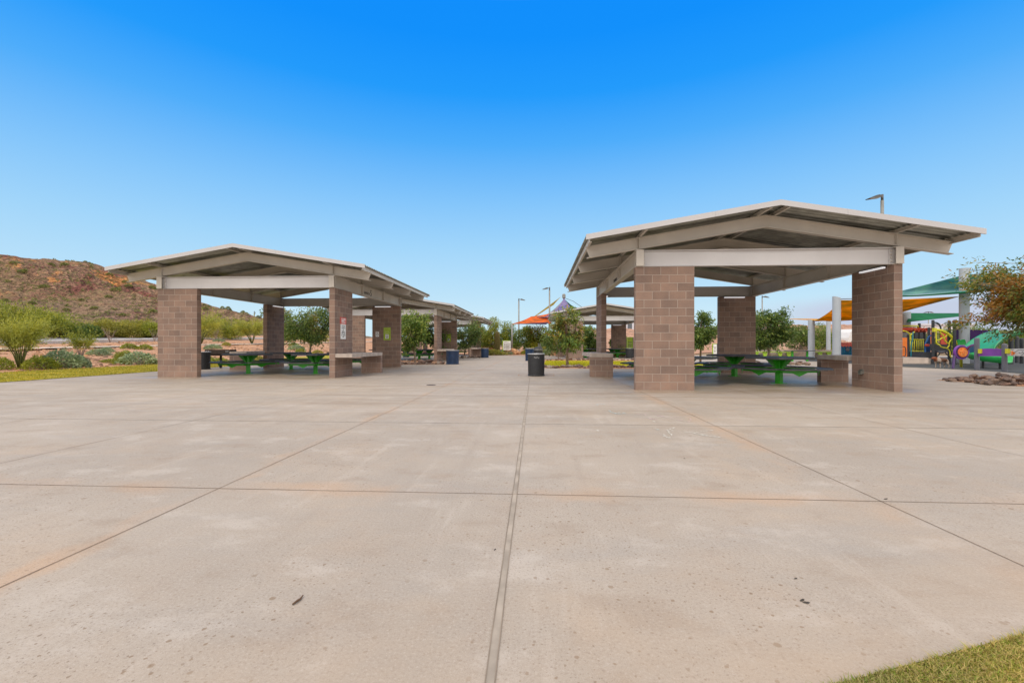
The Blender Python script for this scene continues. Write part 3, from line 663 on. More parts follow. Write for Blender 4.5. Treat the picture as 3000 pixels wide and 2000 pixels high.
# bell-shaped wall outlet on the front right wall of the right ramada
u, v = PAV['R']
ou = MB().box(-.045, 0, -.05, .05, -.06, .06); ou.box(-.085, -.0455, -.045, .045, -.075, .03)
o = ou.build('wall_outlet', GALV, None, (u + h - TW - .001, v + 1.02, .42)); tag(o, 'grey weatherproof outlet box low on the front right wall of the right ramada', 'outlet box')
# ================================================================== STREET FURNITURE
def can(label, loc, r, hgt, m, cat='trash can'):
    t = thing('trash_can', label, cat, loc, random.uniform(0, 6), 'round trash cans'); n = 36
    body = MB().lathe([(r * .93, .03), (r * .97, .05), (r, hgt * .5), (r, hgt - .045), (r * .985, hgt - .03), (r * .9, hgt - .035), (r * .88, .08)], n=n); body.build('body', m, t, smooth=False)
    MB().lathe([(r * .9, 0), (r * 1.0, .002), (r * 1.02, .012), (r * 1.02, .034), (r * .97, .05), (r * .88, .055)], n=n).build('base_ring', m, t, smooth=True)
    rr = []
    for i in range(n + 1): a = 2 * math.pi * i / n; rr.append((r * 1.0 * math.cos(a), r * 1.0 * math.sin(a), hgt - .012))
    MB().tube(rr, .018, 8, False).build('rim', RIMM, t, smooth=True)
    MB().lathe([(r * .87, hgt * .72), (r * .8, hgt * .76), (.02, hgt * .77)], n=n).build('liner', LETTER, t, smooth=True)
    return t
RIMM = paint('rim_steel', (.42, .42, .43), .35, .3, .1, 6)
b0 = G(1571, 1100.5)
c = can('black trash can with grey rim standing on the central paving joint', b0, .30, .80, BINBLACK)
# worn pale lettering around the front of the bin
lt = MB()
for i, (a, w, hh) in enumerate([(-.28, .10, .03), (-.19, .05, .045), (-.10, .05, .05), (0.0, .06, .05), (.09, .05, .045), (.17, .06, .04), (.26, .10, .028)]):
    for k in range(4):
        aa = a + (k - 1.5) * w / 4; zc = .665 + .02 * math.sin(i * 1.7 + k); th = -math.pi / 2 + aa + A
        p = [(.3045 * math.cos(th + s_ * w / 9), .3045 * math.sin(th + s_ * w / 9), zc + q * hh / 2 * (1 - .5 * abs(k - 1.5) / 2)) for s_, q in ((-1, -1), (1, -1), (1, 1), (-1, 1))]
        lt.add(p, [(0, 1, 2, 3)])
c.rotation_euler = (0, 0, 0); lt.build('worn_lettering', RIMM, c)
MB().box(-.46, .46, -.24, .24, .002, .005).build('dummy', JOINT) if False else None
# pale patch of new concrete around the bin's base with a rust line
pt_ = MB(); q = b0 + Vector((0, .3, 0))
for (x0, x1, y0, y1) in ((-.66, .66, -.02, .0), (-.66, .66, .58, .60), (-.66, -.64, .0, .58), (.64, .66, .0, .58)): pt_.box(q.x + x0, q.x + x1, q.y + y0 - .2, q.y + y1 - .2, .0, .004)
tag(pt_.build('rust_line', paint('rust_stain', (.36, .17, .08), .9, 0, .2, 5)), None, None, None, 'structure')
can('navy blue trash can partly hidden behind the black trash can, left of it', G(1552, 1056.5), .31, .86, BINBLUE)
c2 = can('dark domed lid trash can just behind the black one', G(1577, 1058), .30, .80, BINBLACK)
MB().lathe([(.30, .80), (.27, .88), (.16, .95), (.02, .97)], n=24).build('lid', BLACK, c2, smooth=True)
can('navy trash can with pale rim beside the counter of the second left ramada', G(1326, 1066.5), .365, .80, BINBLUE)
can('navy trash can at the end of the left row, beyond the last ramada', G(1420.5, 1047.5), .33, .80, BINBLUE)
can('dark trash can at the desert edge beside the left front ramada grill', G(594, 1081.5), .30, .80, BINBLACK)
can('small navy trash can in the shade of the second left ramada, far side', G(1189, 1046), .28, .7, BINBLUE)
can('dark trash can behind the far right ramada, below the lime green notice board', G(1846, 1049), .36, .82, BINBLACK)
# pedestal grills
def grill(label, loc, rz):
    t = thing('park_grill', label, 'barbecue grill', loc, rz, 'pedestal barbecue grills')
    MB().tube([(0, 0, 0), (0, 0, .60)], .05, 12).build('post', BLACK, t, smooth=True)
    bx = MB()
    w, d = .40, .27
    bx.box(-w, w, -d, d, .60, .62).box(-w, w, d - .012, d, .6205, .84).box(-w, -w + .012, -d, d - .0125, .6205, .84).box(w - .012, w, -d, d - .0125, .6205, .84).box(-w, w, -d - .10, -d - .002, .60, .615)
    bx.build('firebox', RUST, t)
    for s_ in (-1, 1):
        sd_ = MB().prism([(-.30, .66), (.30, .66), (.33, .70), (.33, .86), (.30, .89), (-.30, .89), (-.33, .86), (-.33, .70)], s_ * .545, s_ * .553, 'x'); o = sd_.build('side_plate', RUST, t)
        MB().bar((s_ * .40, 0, .80), (s_ * .545, 0, .80), .03, .03).build('side_bracket', RUST, t)
    MB().box(-.54, .54, -.335, -.325, .67, .89).build('front_plate', RUST, t)
    gr = MB().box(-.36, .36, -.24, .24, .80, .808); gr.build('grate', BLACK, t)
    for x in (-.48, -.38, .40, .48): MB().box(x - .012, x + .012, -.338, -.3355, .75, .84).build('height_slot', RIMM, t)
    return t
g0 = grill('dark pedestal barbecue grill with slotted wide box beside the left front ramada', G(647, 1077.5), A + .12)
o = copy_tree(g0); o.location = G(1173, 1052.5); o['label'] = 'small dark pedestal barbecue grill behind the second left ramada'
o = copy_tree(g0); o.location = G(1886, 1048); o['label'] = 'dark pedestal barbecue grill in the shade of the far right ramada'
# lamp posts
POLE = paint('pole_paint', (.27, .27, .25), .5, .2, .15, 2); POLEDK = paint('pole_dark', (.10, .10, .10), .5, .2, .15, 2)
def lamp_post(label, px, top, Z, dirs, r=.075, m=POLE, arm=.55):
    p = U(px, Z); hz = HC - (top - HY) / FPX * Z; t = thing('lamp_post', label, 'lamp post', p, A, 'tall lamp posts')
    MB().tube([(0, 0, .25), (0, 0, hz - .35)], [r * 1.15, r], 12).build('pole', m, t, smooth=True)
    MB().lathe([(r * 2.6, 0), (r * 2.6, .35), (r * 2.3, .4)], n=16).build('footing', CONC, t)
    MB().tube([(0, 0, hz - .35), (0, 0, hz)], r * .8, 10).build('pole_cap', POLEDK, t, smooth=True)
    for s_ in dirs:
        a = MB().bar((s_ * r, 0, hz - .12), (s_ * arm * .45, -.03, hz - .15), .07, .07).build('lamp_arm', POLEDK, t)
        hd = MB().prism([(s_ * arm * .35, -.15), (s_ * arm * .55, -.06), (s_ * arm * .9, -.10), (s_ * (arm + .35), -.26), (s_ * (arm + .33), -.30), (s_ * arm * .4, -.20)][::s_], -.17, .17); o = hd.build('lamp_head', POLEDK, t, (0, -.05, hz))
        MB().bar((s_ * arm * .5, -.05, -.225), (s_ * (arm + .28), -.05, -.300), .26, .02).build('lamp_lens', GALV, o)
    return t
lamp_post('thick grey lamp post rising behind the roof of the right front ramada, head pointing left', 2584.5, 570, 26, (-1,), .085, arm=.55)
lamp_post('thin lamp post by the orange sail of the tent canopy, head pointing right', 1520, 874, 62, (1,), .09)
lamp_post('thin lamp post left of the tent canopy peak, head pointing left', 1610, 841, 53, (-1,), .09, arm=.5)
lamp_post('distant lamp post behind the far right ramada roof, head pointing left', 1832, 897, 79, (-1,), .09)
lamp_post('distant lamp post between the rear walls of the right front ramada', 2233, 866, 62, (1,), .08)
lamp_post('distant twin headed lamp post above the playground green sail', 2720, 912, 88, (-1, 1), .08)
# white information board with green edge beside the tall shrubs
def info_board(label, px0, px1, top, bot, foot, face, edge, rows):
    Z = HC * FPX / (foot - HY); t = thing('notice_board', label, 'notice board', U((px0 + px1) / 2, Z), A); w = (px1 - px0) / FPX * Z; z1 = HC - (top - HY) / FPX * Z; z0 = HC - (bot - HY) / FPX * Z
    for s_ in (-1, 1): MB().box(s_ * w / 2 - .035, s_ * w / 2 + .035, -.03, .03, 0, z1).build('post', POLEDK if s_ > 0 else edge, t)
    p = MB().box(-w / 2 + .036, w / 2 - .036, -.02, .02, z0, z1).build('panel', face, t)
    hh = z1 - z0; MB().box(-w / 2 + .036, w / 2 - .036, -.024, -.0205, z1 - .06, z1).build('green_strip', edge, t)
    b = MB()
    for k in rows: b.box(-w / 2 + .09, w / 2 - .10, -.0225, -.0205, z0 + hh * k, z0 + hh * k + .045)
    b.build('row_rule', INK, t)
    lines(t, [(-w / 2 + .12, w / 2 - .14, z0 + hh * k - hh * .09, .09) for k in rows] + [(-w / 2 + .1, w / 2 - .3, z1 - .17, .07)], BARKGY, -.022)
    return t
info_board('white timetable board with green left edge among boulders beyond the plaza', 1473, 1497, 997, 1025, 1039.5, WHITE, SIGNGREEN, (.24, .45, .66))
info_board('lime green and white notice board behind the far right ramada', 1837, 1855, 987, 1022, 1046, SIGNGREEN, LIMEPALE, (.3, .55))
info_board('narrow lime green notice board left of the rear wall of the right ramada', 2088, 2101, 1006, 1036, 1046, WHITE, SIGNGREEN, (.3, .6))
# galvanised corrugated screen
pa, pb = U(1576, 50), U(1612, 50); V = []; t = MB(); n = 60
for i in range(n + 1):
    p = pa.lerp(pb, i / n); q = .03 * math.sin(i * 1.5)
    for z in (0, 1.27): V.append((p.x, p.y + q + (.0 if i < 36 else (i - 36) * .02), z))
t.v = V; t.f = [(2 * i, 2 * i + 2, 2 * i + 3, 2 * i + 1) for i in range(n)]
o = t.build('corrugated_screen', GALV); mo = o.modifiers.new('thickness', 'SOLIDIFY'); mo.thickness = .006; tag(o, 'galvanised corrugated metal screen behind the trash cans', 'metal screen')
# low concrete wall with green seats beyond the right ramada
Zw = 41.0; pa, pb = U(2185, Zw), U(2520, Zw)
w = MB().bar(pa + Vector((0, 0, .31)), pb + Vector((0, 0, .31)), .35, .62).build('seat_wall', CONC); tag(w, 'long low pale concrete seat wall behind the right front ramada', 'low wall')
LIMEM = paint('lime_seat', (.36, .60, .04), .45, 0, .1)
for i, px in enumerate((2228, 2298, 2415)):
    p = U(px, Zw - .5); t = thing('lime_bench', ('leftmost', 'middle', 'rightmost')[i] + ' lime green seat fixed along the low concrete wall', 'seat', p, A, 'lime seats along the wall')
    MB().box(-1.1, 1.1, -.16, .16, .42, .47).build('seat', LIMEM, t)
    for x in (-.4, .4): MB().prism([(x - .22, .42), (x + .22, .42), (x + .1, 0.0), (x - .1, 0.0)], -.05, .05).build('leg', LIMEM, t)
p = G(2343, 1058); t = thing('bench', 'grey topped bench on two thin green legs near the grey playground column', 'bench', p, A)
MB().box(-.95, .95, -.2, .2, .68, .72).build('top', BLACKT, t)
for x in (-.5, .5): MB().box(x - .05, x + .05, -.05, .05, 0, .6795).build('leg', GREEN, t)
# pale building and a white van far off
p = U(1858, 92); t = thing('building', 'pale flat roofed building far behind the far right ramada', 'building', p, A)
VANW0 = paint('white_render', (.66, .66, .70), .8, 0, .05, .5); PALEW = paint('pale_render', (.58, .60, .66), .8, 0, .05, .5)
MB().box(-3.0, 3.2, -2, 2, 3.6, 5.9).build('upper_wall', PALEW, t); MB().box(-2.9, 3.1, -1.6, 1.9, 0, 3.2).build('lower_wall', paint('brown_render', (.18, .14, .11), .9, 0, .1, 1), t)
MB().box(-3.4, 3.6, -2.3, 2.3, 3.2005, 3.5995).build('eave', POLEDK, t)
f = MB().box(-1.9, -1.0, -2.03, -2.002, 4.3, 5.5).build('window', paint('dark_glass', (.10, .12, .14), .2, 0, .1), t)
p = U(2722, 80); t = thing('building', 'long low white building behind the playground structure', 'building', p, A)
MB().box(-5.2, 5.2, -3, 3, 0, 4.45).build('wall', VANW0, t); MB().box(-5.4, 5.4, -3.2, 3.2, 4.452, 4.75).build('roof', PALEW, t)
p = U(2494, 66); t = thing('van', 'white van seen between the playground column and the right ramada wall', 'van', p + Vector((0, 0, .9)), A + .2)
VANW = paint('van_white', (.70, .71, .70), .35, 0, .04)
vb = MB().prism([(-1.6, .35), (2.6, .35), (2.6, 2.5), (-.7, 2.5), (-1.2, 2.0), (-1.55, 1.2)], -.95, .95).build('body', VANW, t)
MB().box(.2, 1.2, -.965, -.952, 1.3, 2.1).build('window', f.data.materials[0], t); MB().box(-.9, -.2, -.965, -.952, 1.3, 2.1).build('window', f.data.materials[0], t)
for x in (-.9, 1.8):
    n = 18; MB().add([(x + .38 * math.cos(2 * math.pi * k / n), y, .38 + .38 * math.sin(2 * math.pi * k / n)) for y in (-.98, .98) for k in range(n)], [tuple(range(n)), tuple(range(2 * n - 1, n - 1, -1))] + [(k, n + k, n + (k + 1) % n, (k + 1) % n) for k in range(n)]).build('wheel', BLACK, t)
MB().box(-3.2, 4.0, -3, 3, -.9, 0).build('dummy', DIRT) if False else None
# tensile tent canopy in coloured panels
FAB = {k: leaf_mat('fabric_' + k, [c, c], .8, .5) for k, c in dict(purple=(.30, .27, .60), orange=(.80, .20, .03), yellow=(.46, .33, .02), green=(.01, .22, .09), teal=(.20, .46, .50), amber=(.78, .45, .02), violet=(.07, .04, .11), mauve=(.45, .42, .56)).items()}
def sail(name, p0, p1, p2, p3, m, parent, sag=0.0, inset=.0, n=14):
    # four-cornered hypar cloth with inward-curved edges
    P4 = [Vector(p) for p in (p0, p1, p2, p3)]; cen = sum(P4, Vector()) / 4; mb = MB()
    for j in range(n + 1):
        for i in range(n + 1):
            s_, t_ = i / n, j / n
            p = (P4[0] * (1 - s_) + P4[1] * s_) * (1 - t_) + (P4[3] * (1 - s_) + P4[2] * s_) * t_
            k = inset * (4 * s_ * (1 - s_) * (2 * t_ - 1) ** 2 + 4 * t_ * (1 - t_) * (2 * s_ - 1) ** 2)
            p = p.lerp(cen, k); p.z -= sag * 16 * s_ * (1 - s_) * t_ * (1 - t_); mb.v.append(tuple(p))
    mb.f = [(j * (n + 1) + i, j * (n + 1) + i + 1, (j + 1) * (n + 1) + i + 1, (j + 1) * (n + 1) + i) for j in range(n) for i in range(n)]
    o = mb.build(name, m, parent, smooth=True); mo = o.modifiers.new('thickness', 'SOLIDIFY'); mo.thickness = .012
    return o
tt = thing('tent_canopy', 'tall peaked tent canopy with purple, orange, yellow and green fabric panels', 'shade canopy', (0, 0, 0))
pk = P(1652, 872, 58)
MB().tube([(pk.x, pk.y, 0), (pk.x, pk.y, pk.z + .25)], [.16, .12], 12).build('mast', POLE, tt, smooth=True); MB().lathe([(.12, 0), (.22, .1), (.22, .5), (.14, .6)], (pk.x, pk.y, pk.z - .1), 14).build('mast_cap', POLE, tt)
def tri(name, a, b, c, m, sag, n=16, cv=.25):
    mb = MB(); idx = {}
    for i in range(n + 1):
        for j in range(n + 1 - i):
            s_, t_ = i / n, j / n; r_ = 1 - s_ - t_
            p = a * r_ + b * s_ + c * t_; p = p - Vector((0, 0, 1)) * sag * (4 * r_ * (1 - r_)) * .9
            pc = (b + c) / 2; e = 4 * s_ * t_; p = p.lerp(a * .35 + pc * .65, cv * e * (s_ + t_))
            for q1, q2, w1, w2 in ((a, b, r_, s_), (a, c, r_, t_)):
                if w1 + w2 > .999 - 1e-6: p = p.lerp((b + c) / 2 * .6 + a * .4, .22 * 4 * w1 * w2)
            idx[i, j] = len(mb.v); mb.v.append(tuple(p))
    for i in range(n):
        for j in range(n - i):
            mb.f.append((idx[i, j], idx[i + 1, j], idx[i, j + 1]))
            if i + j < n - 1: mb.f.append((idx[i + 1, j], idx[i + 1, j + 1], idx[i, j + 1]))
    o = mb.build(name, m, tt, smooth=True); mo = o.modifiers.new('thickness', 'SOLIDIFY'); mo.thickness = .02; return o
tri('purple_panel', pk, P(1596, 928, 52), P(1716, 920, 53), FAB['purple'], .35, cv=.1)
tri('purple_panel', pk + Vector((-.1, .2, -.3)), P(1545, 935, 55), P(1612, 930, 51), FAB['mauve'], .9)
sail('yellow_panel', pk + Vector((-.4, .5, .15)), P(1622, 893, 58), P(1562, 931, 58), P(1566, 926, 61), FAB['yellow'], tt, .1, .05)
sail('orange_panel', P(1497, 950, 50), P(1556, 927, 55), P(1626, 915, 55), P(1616, 948, 50), FAB['orange'], tt, .25, .15)
tri('green_panel', pk + Vector((.2, .5, -.2)), P(1692, 913, 62), P(1714, 906, 62), FAB['green'], .5)
sail('violet_valance', P(1508, 949, 49), P(1560, 946, 50), P(1612, 944, 50), P(1600, 950.5, 49), FAB['violet'], tt, .05, .05)
for (px, Z) in ((1500, 50), (1610, 50), (1712, 53)):
    e = P(px, 949 if px < 1700 else 918, Z); MB().tube([(e.x, e.y, 0), tuple(e)], .09, 10).build('perimeter_post', POLE, tt, smooth=True)
MB().tube([P(1714, 906, 62), P(1679, 882, 60), pk], .03, 6).build('stay_cable', POLEDK, tt)
# ================================================================== TREES, SHRUBS, ROCKS
def leaf_mesh(name, cen, dirs, ln, wd, m, parent=None, fold=.25):
    # many small pointed, slightly folded leaves; cen, dirs: (n,3) arrays
    n = len(cen); d = dirs / (np.linalg.norm(dirs, axis=1, keepdims=True) + 1e-9)
    r = rng.normal(size=(n, 3)); a = np.cross(d, r); a /= (np.linalg.norm(a, axis=1, keepdims=True) + 1e-9); nn = np.cross(d, a)
    L = (ln * rng.uniform(.6, 1.35, n))[:, None]; Wd = (wd * rng.uniform(.7, 1.3, n))[:, None]
    V = np.stack([cen, cen + d * L * .45 + a * Wd + nn * Wd * fold, cen + d * L, cen + d * L * .45 - a * Wd + nn * Wd * fold], 1).reshape(-1, 3)
    me = bpy.data.meshes.new(name); F = np.arange(4 * n).reshape(-1, 4)
    me.vertices.add(4 * n); me.vertices.foreach_set('co', V.ravel().astype(np.float32)); me.loops.add(4 * n); me.loops.foreach_set('vertex_index', F.ravel().astype(np.int32))
    me.polygons.add(n); me.polygons.foreach_set('loop_start', np.arange(0, 4 * n, 4, dtype=np.int32)); me.update(); me.validate()
    me.materials.append(m); o = bpy.data.objects.new(name, me); C.objects.link(o)
    if parent is not None: o.parent = parent
    return o
def skeleton(h, trunk, cr, ch, seed, limbs=4, lean=(0, 0), r0=.07, low=.3, up=.55, subs=7):
    """trunk, limbs and twigs; returns tube list and twig ends filling an uneven crown of radius cr and height ch"""
    q = np.random.default_rng(seed); tubes = []; tips = []
    top = np.array([lean[0], lean[1], trunk]); kink = np.array([lean[0] * .3 + q.normal() * .05, lean[1] * .3 + q.normal() * .05, trunk * .5])
    tubes.append(([(0, 0, -.05), (0, 0, .05), tuple(kink), tuple(top)], [r0 * 1.35, r0 * 1.1, r0 * .92, r0 * .8]))
    cen = np.array([lean[0] * 1.4, lean[1] * 1.4, h - ch * .5])
    for i in range(limbs):
        az = 2 * math.pi * (i + q.uniform(-.3, .3)) / limbs; st = top * (1 - q.uniform(0, .35) * (i % 2)) if i else top
        rr = cr * q.uniform(.5, .85); zz = h - ch * q.uniform(.15, .6); e = np.array([cen[0] + rr * math.cos(az), cen[1] + rr * math.sin(az), zz])
        if i == 0: e = np.array([cen[0] + q.normal() * .15 * cr, cen[1] + q.normal() * .15 * cr, h - ch * .12])
        mid = (st + e) / 2 + q.normal(size=3) * .10 * cr; mid[2] += .06 * ch
        tubes.append(([tuple(st), tuple(mid), tuple(e)], [r0 * .62, r0 * .4, r0 * .14])); tips.append(e)
        for k in range(subs):
            t_ = q.uniform(.3, .95); b = (st * (1 - t_) + mid * t_) if t_ < .5 else (mid * (1 - (t_ - .5) * 2) + e * (t_ - .5) * 2)
            a2 = az + q.uniform(-1.3, 1.3); ee = b + np.array([math.cos(a2), math.sin(a2), q.uniform(-.25, up * 1.6)]) * cr * q.uniform(.28, .6)
            tubes.append(([tuple(b), tuple((b + ee) / 2 + q.normal(size=3) * .04 * cr), tuple(ee)], [r0 * .26, r0 * .17, r0 * .07])); tips.append(ee); tips.append((b + ee) / 2); tips.append(b * .3 + ee * .7)
            for _ in range(3):
                e3 = ee + q.normal(size=3) * np.array([.24, .24, .18]) * cr; tubes.append(([tuple(ee * .7 + b * .3), tuple(e3)], [r0 * .12, r0 * .05])); tips.append(e3)
    return tubes, np.array(tips), cen
def make_tree(label, base, h, cr, trunk, seed, m, bark=BARK, leaves=3600, ln=.13, wd=.018, ch=None, limbs=5, lean=(0, 0), r0=.06, clump=.30, droop=.5, extra=None, cat='tree', name='tree', group=None, subs=7, up=.55):
    ch = ch or (h - trunk * .8); t = thing(name, label, cat, base, 0, group); tubes, tips, cen = skeleton(h, trunk, cr, ch, seed, limbs, lean, r0, up=up, subs=subs)
    mb = MB()
    for pts, rad in tubes: mb.tube(pts, rad, 7 if rad[0] > .03 else 5)
    mb.build('trunk', bark, t, smooth=True)
    q = np.random.default_rng(seed + 5); nt_ = len(tips); wts = q.uniform(.3, 1.6, nt_); idx = q.choice(nt_, leaves, p=wts / wts.sum())
    c = tips[idx] + np.clip(q.normal(size=(leaves, 3)), -1.45, 1.45) * np.array([clump, clump, clump * .75]) * (q.uniform(.5, 1.3, nt_)[idx])[:, None] * cr * .8
    keep = c[:, 2] > trunk * .55; c = c[keep]; out = c - cen; out /= np.linalg.norm(out, axis=1, keepdims=True) + 1e-6
    d = out * .8 + q.normal(size=c.shape) * .6; d[:, 2] -= droop
    if extra is None: leaf_mesh('crown', c, d, ln, wd, m, t)
    else:
        m2, frac = extra; k = (vnoise(c[:, 0] + seed, c[:, 1] + c[:, 2], cr * .45, seed) > 1 - frac) & (c[:, 2] > h - ch * .75)
        leaf_mesh('crown', c[~k], d[~k], ln, wd, m, t); leaf_mesh('autumn_foliage', c[k], d[k], ln, wd, m2, t)
    return t
PT = 'young shade trees around the ramadas'
make_tree('leafy tree with reddish crown top seen through the left front ramada', G(905, 1057), 3.75, 1.75, 1.35, 11, LEAFDK, BARKPL, 10500, .19, .03, 2.75, 6, (.15, 0), .075, .19, extra=(LEAFAUT, .35), group=PT)
make_tree('bright green young tree between the two nearest left ramadas, rocks at its foot', G(1216, 1064.5), 3.0, .98, 1.0, 23, LEAFMD, BARKPL, 6500, .19, .03, 2.2, 5, (-.12, 0), .055, .20, group=PT)
make_tree('dark leafy tree inside the gap behind the second left ramada', G(1283, 1049), 2.7, 1.1, .8, 29, LEAFDK, BARK, 5000, .18, .03, 2.1, 5, (0, 0), .06, .21, group=PT)
make_tree('green tree before the last ramada of the left row', G(1360, 1046.5), 3.15, 1.30, .9, 31, LEAFDK, BARK, 6000, .19, .03, 2.4, 5, (.2, 0), .06, .21, extra=(LEAFAUT, .25), group=PT)
make_tree('ragged leafy tree with leaning brown trunk on the turf island right of the trash can', G(1662, 1070.5), 3.3, .92, 1.2, 47, LEAFMD, BARK, 3400, .20, .032, 2.7, 6, (.06, .1), .075, .15, extra=(LEAFAUT, .5), group=PT, up=.4)
make_tree('small thin trunked tree on the rear edge of the turf island', G(1636, 1052.5), 2.3, 1.1, .7, 53, LEAFDK, BARKPL, 3400, .19, .03, 1.8, 5, (.1, 0), .045, .22, group=PT)
make_tree('round dark green tree left of the rear block wall of the right front ramada', G(2052, 1066), 3.0, .80, 1.15, 61, LEAFDK, BARK, 7500, .17, .028, 2.1, 6, (.05, 0), .06, .24, group=PT)
make_tree('broad dark green tree with forked pale trunk between the right ramada walls', G(2256, 1065), 3.25, 1.22, 1.0, 71, LEAFDK, BARKPL, 13500, .18, .03, 2.55, 7, (-.1, 0), .085, .18, group=PT)
big = P(3195, 1120, 13.4); big.z = 0
make_tree('large tree with orange and green foliage leaning in at the right edge', big, 4.25, 2.05, 1.3, 84, LEAFAUT, BARKPL, 56000, .115, .021, 3.1, 13, (-.05, 0), .11, .10, extra=(LEAFOR, .46), group=PT, subs=10)
# desert trees and shrubs
def feather(label, base, h, w, seed, m, bark, n_twig=420, name='tree', cat='tree', group=None, trunk=.25, leaf=(.10, .010), per=16, spread=.9, stems=9):
    q = np.random.default_rng(seed); t = thing(name, label, cat, base, 0, group); mb = MB(); cs = []; ds = []
    for i in range(stems):
        a = 2 * math.pi * i / stems + q.uniform(-.3, .3); r = w * q.uniform(.25, .6); e = np.array([r * math.cos(a), r * math.sin(a), h * q.uniform(.45, .75)])
        md = np.array([e[0] * .35, e[1] * .35, h * .25]); mb.tube([(0, 0, -.05), tuple(md), tuple(e)], [.05 * h / 3, .03 * h / 3, .008], 5)
        for k in range(n_twig // stems):
            u = q.uniform(.25, 1); s_ = md * (1 - u) + e * u; out = np.array([s_[0], s_[1], .35 * h * q.uniform(.2, 1.6)]); out = out / (np.linalg.norm(out) + 1e-6) + q.normal(size=3) * .45
            L = h * q.uniform(.14, .36); f = s_ + out * L; f[2] = max(f[2], h * .12)
            rad = np.hypot(f[0], f[1])
            if rad > w: f[:2] *= w / rad
            tt_ = q.uniform(.15, 1, per)[:, None]; c = s_ * (1 - tt_) + f * tt_ + q.normal(size=(per, 3)) * .03 * h / 3; cs.append(c); ds.append(np.tile(out, (per, 1)) + q.normal(size=(per, 3)) * spread)
    mb.build('trunk' if cat == 'tree' else 'stems', bark, t, smooth=True); leaf_mesh('crown' if cat == 'tree' else 'foliage', np.concatenate(cs), np.concatenate(ds), leaf[0], leaf[1], m, t); return t
def S2(px, py, Z): p = P(px, py, Z); p.z = gz(p.x, p.y) - .03; return p
def SG(px, py):
    # first meeting of the view ray with the desert slope
    for Z in np.arange(12, 140, .05):
        p = P(px, py, Z)
        if p.z <= gz(p.x, p.y): return Vector((p.x, p.y, gz(p.x, p.y) - .03))
    return P(px, py, 140)
feather('feathery yellow green palo verde nearest on the far left, many crooked stems', SG(58, 1080), 2.5, 1.15, 101, LEAFPV, BARKGR, 560, leaf=(.13, .010), per=18, stems=11)
feather('young yellow green tree behind the blue grey brittlebush on the left slope', SG(236, 1052), 1.95, 1.05, 103, LEAFMQ, BARKGY, 260, leaf=(.10, .014), per=14, stems=7)
feather('palo verde tree half hidden behind the right side of the front left block wall', SG(588, 1007), 4.6, 3.0, 105, LEAFPV, BARKGR, 560, leaf=(.20, .024), per=16)
feather('rounded palo verde tree on the slope left of the rear wall of the left ramada', SG(738, 1008), 3.9, 2.45, 107, LEAFPV, BARKGR, 560, leaf=(.20, .024), per=16, stems=10)
def bare(label, base, h, w, seed):
    q = np.random.default_rng(seed); t = thing('bare_shrub', label, 'bare shrub', base, 0, 'bare grey shrubs by the road'); mb = MB()
    for i in range(10):
        a = q.uniform(0, 6.28); e = np.array([w * math.cos(a) * q.uniform(.3, 1), w * math.sin(a) * q.uniform(.3, 1), h * q.uniform(.6, 1)]); md = e * np.array([.4, .4, .5]); mb.tube([(0, 0, 0), tuple(md), tuple(e)], [.018, .012, .006], 4)
        for k in range(5):
            s_ = md + (e - md) * q.uniform(0, 1); mb.tube([tuple(s_), tuple(s_ + q.normal(size=3) * np.array([.35, .35, .3]) * h * .3)], [.008, .004], 3)
    mb.build('twigs', BARKGY, t)
bare('leafless grey shrub standing before the roadside barrier', SG(322, 1003), 1.9, 1.0, 1)
bare('leafless grey shrub against the left edge of the front left block wall', SG(452, 1000), 1.7, .8, 2)
bare('leafless brown shrub between the two palo verdes', SG(632, 997), 2.6, 1.1, 3)
# band of bushy desert trees beyond the road: each a tree of its own
def bushy(label, base, h, w, seed, m, n=2600, leaf=(.26, .05), group='bushy desert trees beyond the road', name='tree', cat='tree'):
    q = np.random.default_rng(seed); t = thing(name, label, cat, base, 0, group); mb = MB(); lob = []
    for i in range(13):
        a = q.uniform(0, 6.28); r = w * q.uniform(0, .78); z = h * q.uniform(.24, .86) * (1 - .35 * r / w); lob.append((r * math.cos(a), r * math.sin(a), z, w * q.uniform(.24, .46)))
        mb.tube([(0, 0, -.1), (r * math.cos(a) * .5, r * math.sin(a) * .5, z * .6), (r * math.cos(a), r * math.sin(a), z)], [.035 * h / 2, .02 * h / 2, .01], 5)
    lob = np.array(lob); k = q.integers(0, len(lob), n); d = q.normal(size=(n, 3)); d /= np.linalg.norm(d, axis=1, keepdims=True); rad = q.uniform(.35, 1.12, n) ** .7
    c = lob[k, :3] + d * (lob[k, 3] * rad)[:, None] * np.array([1, 1, .8]); kp = c[:, 2] > .06 * h; c = c[kp]; d = d[kp]
    c[:, 2] *= h / np.percentile(c[:, 2], 98.5)
    mb.build('trunk' if cat == 'tree' else 'stems', BARKGY, t); leaf_mesh('crown' if cat == 'tree' else 'foliage', c, d + q.normal(size=d.shape) * .7 + np.array([0, 0, .3]), leaf[0], leaf[1], m, t); return t
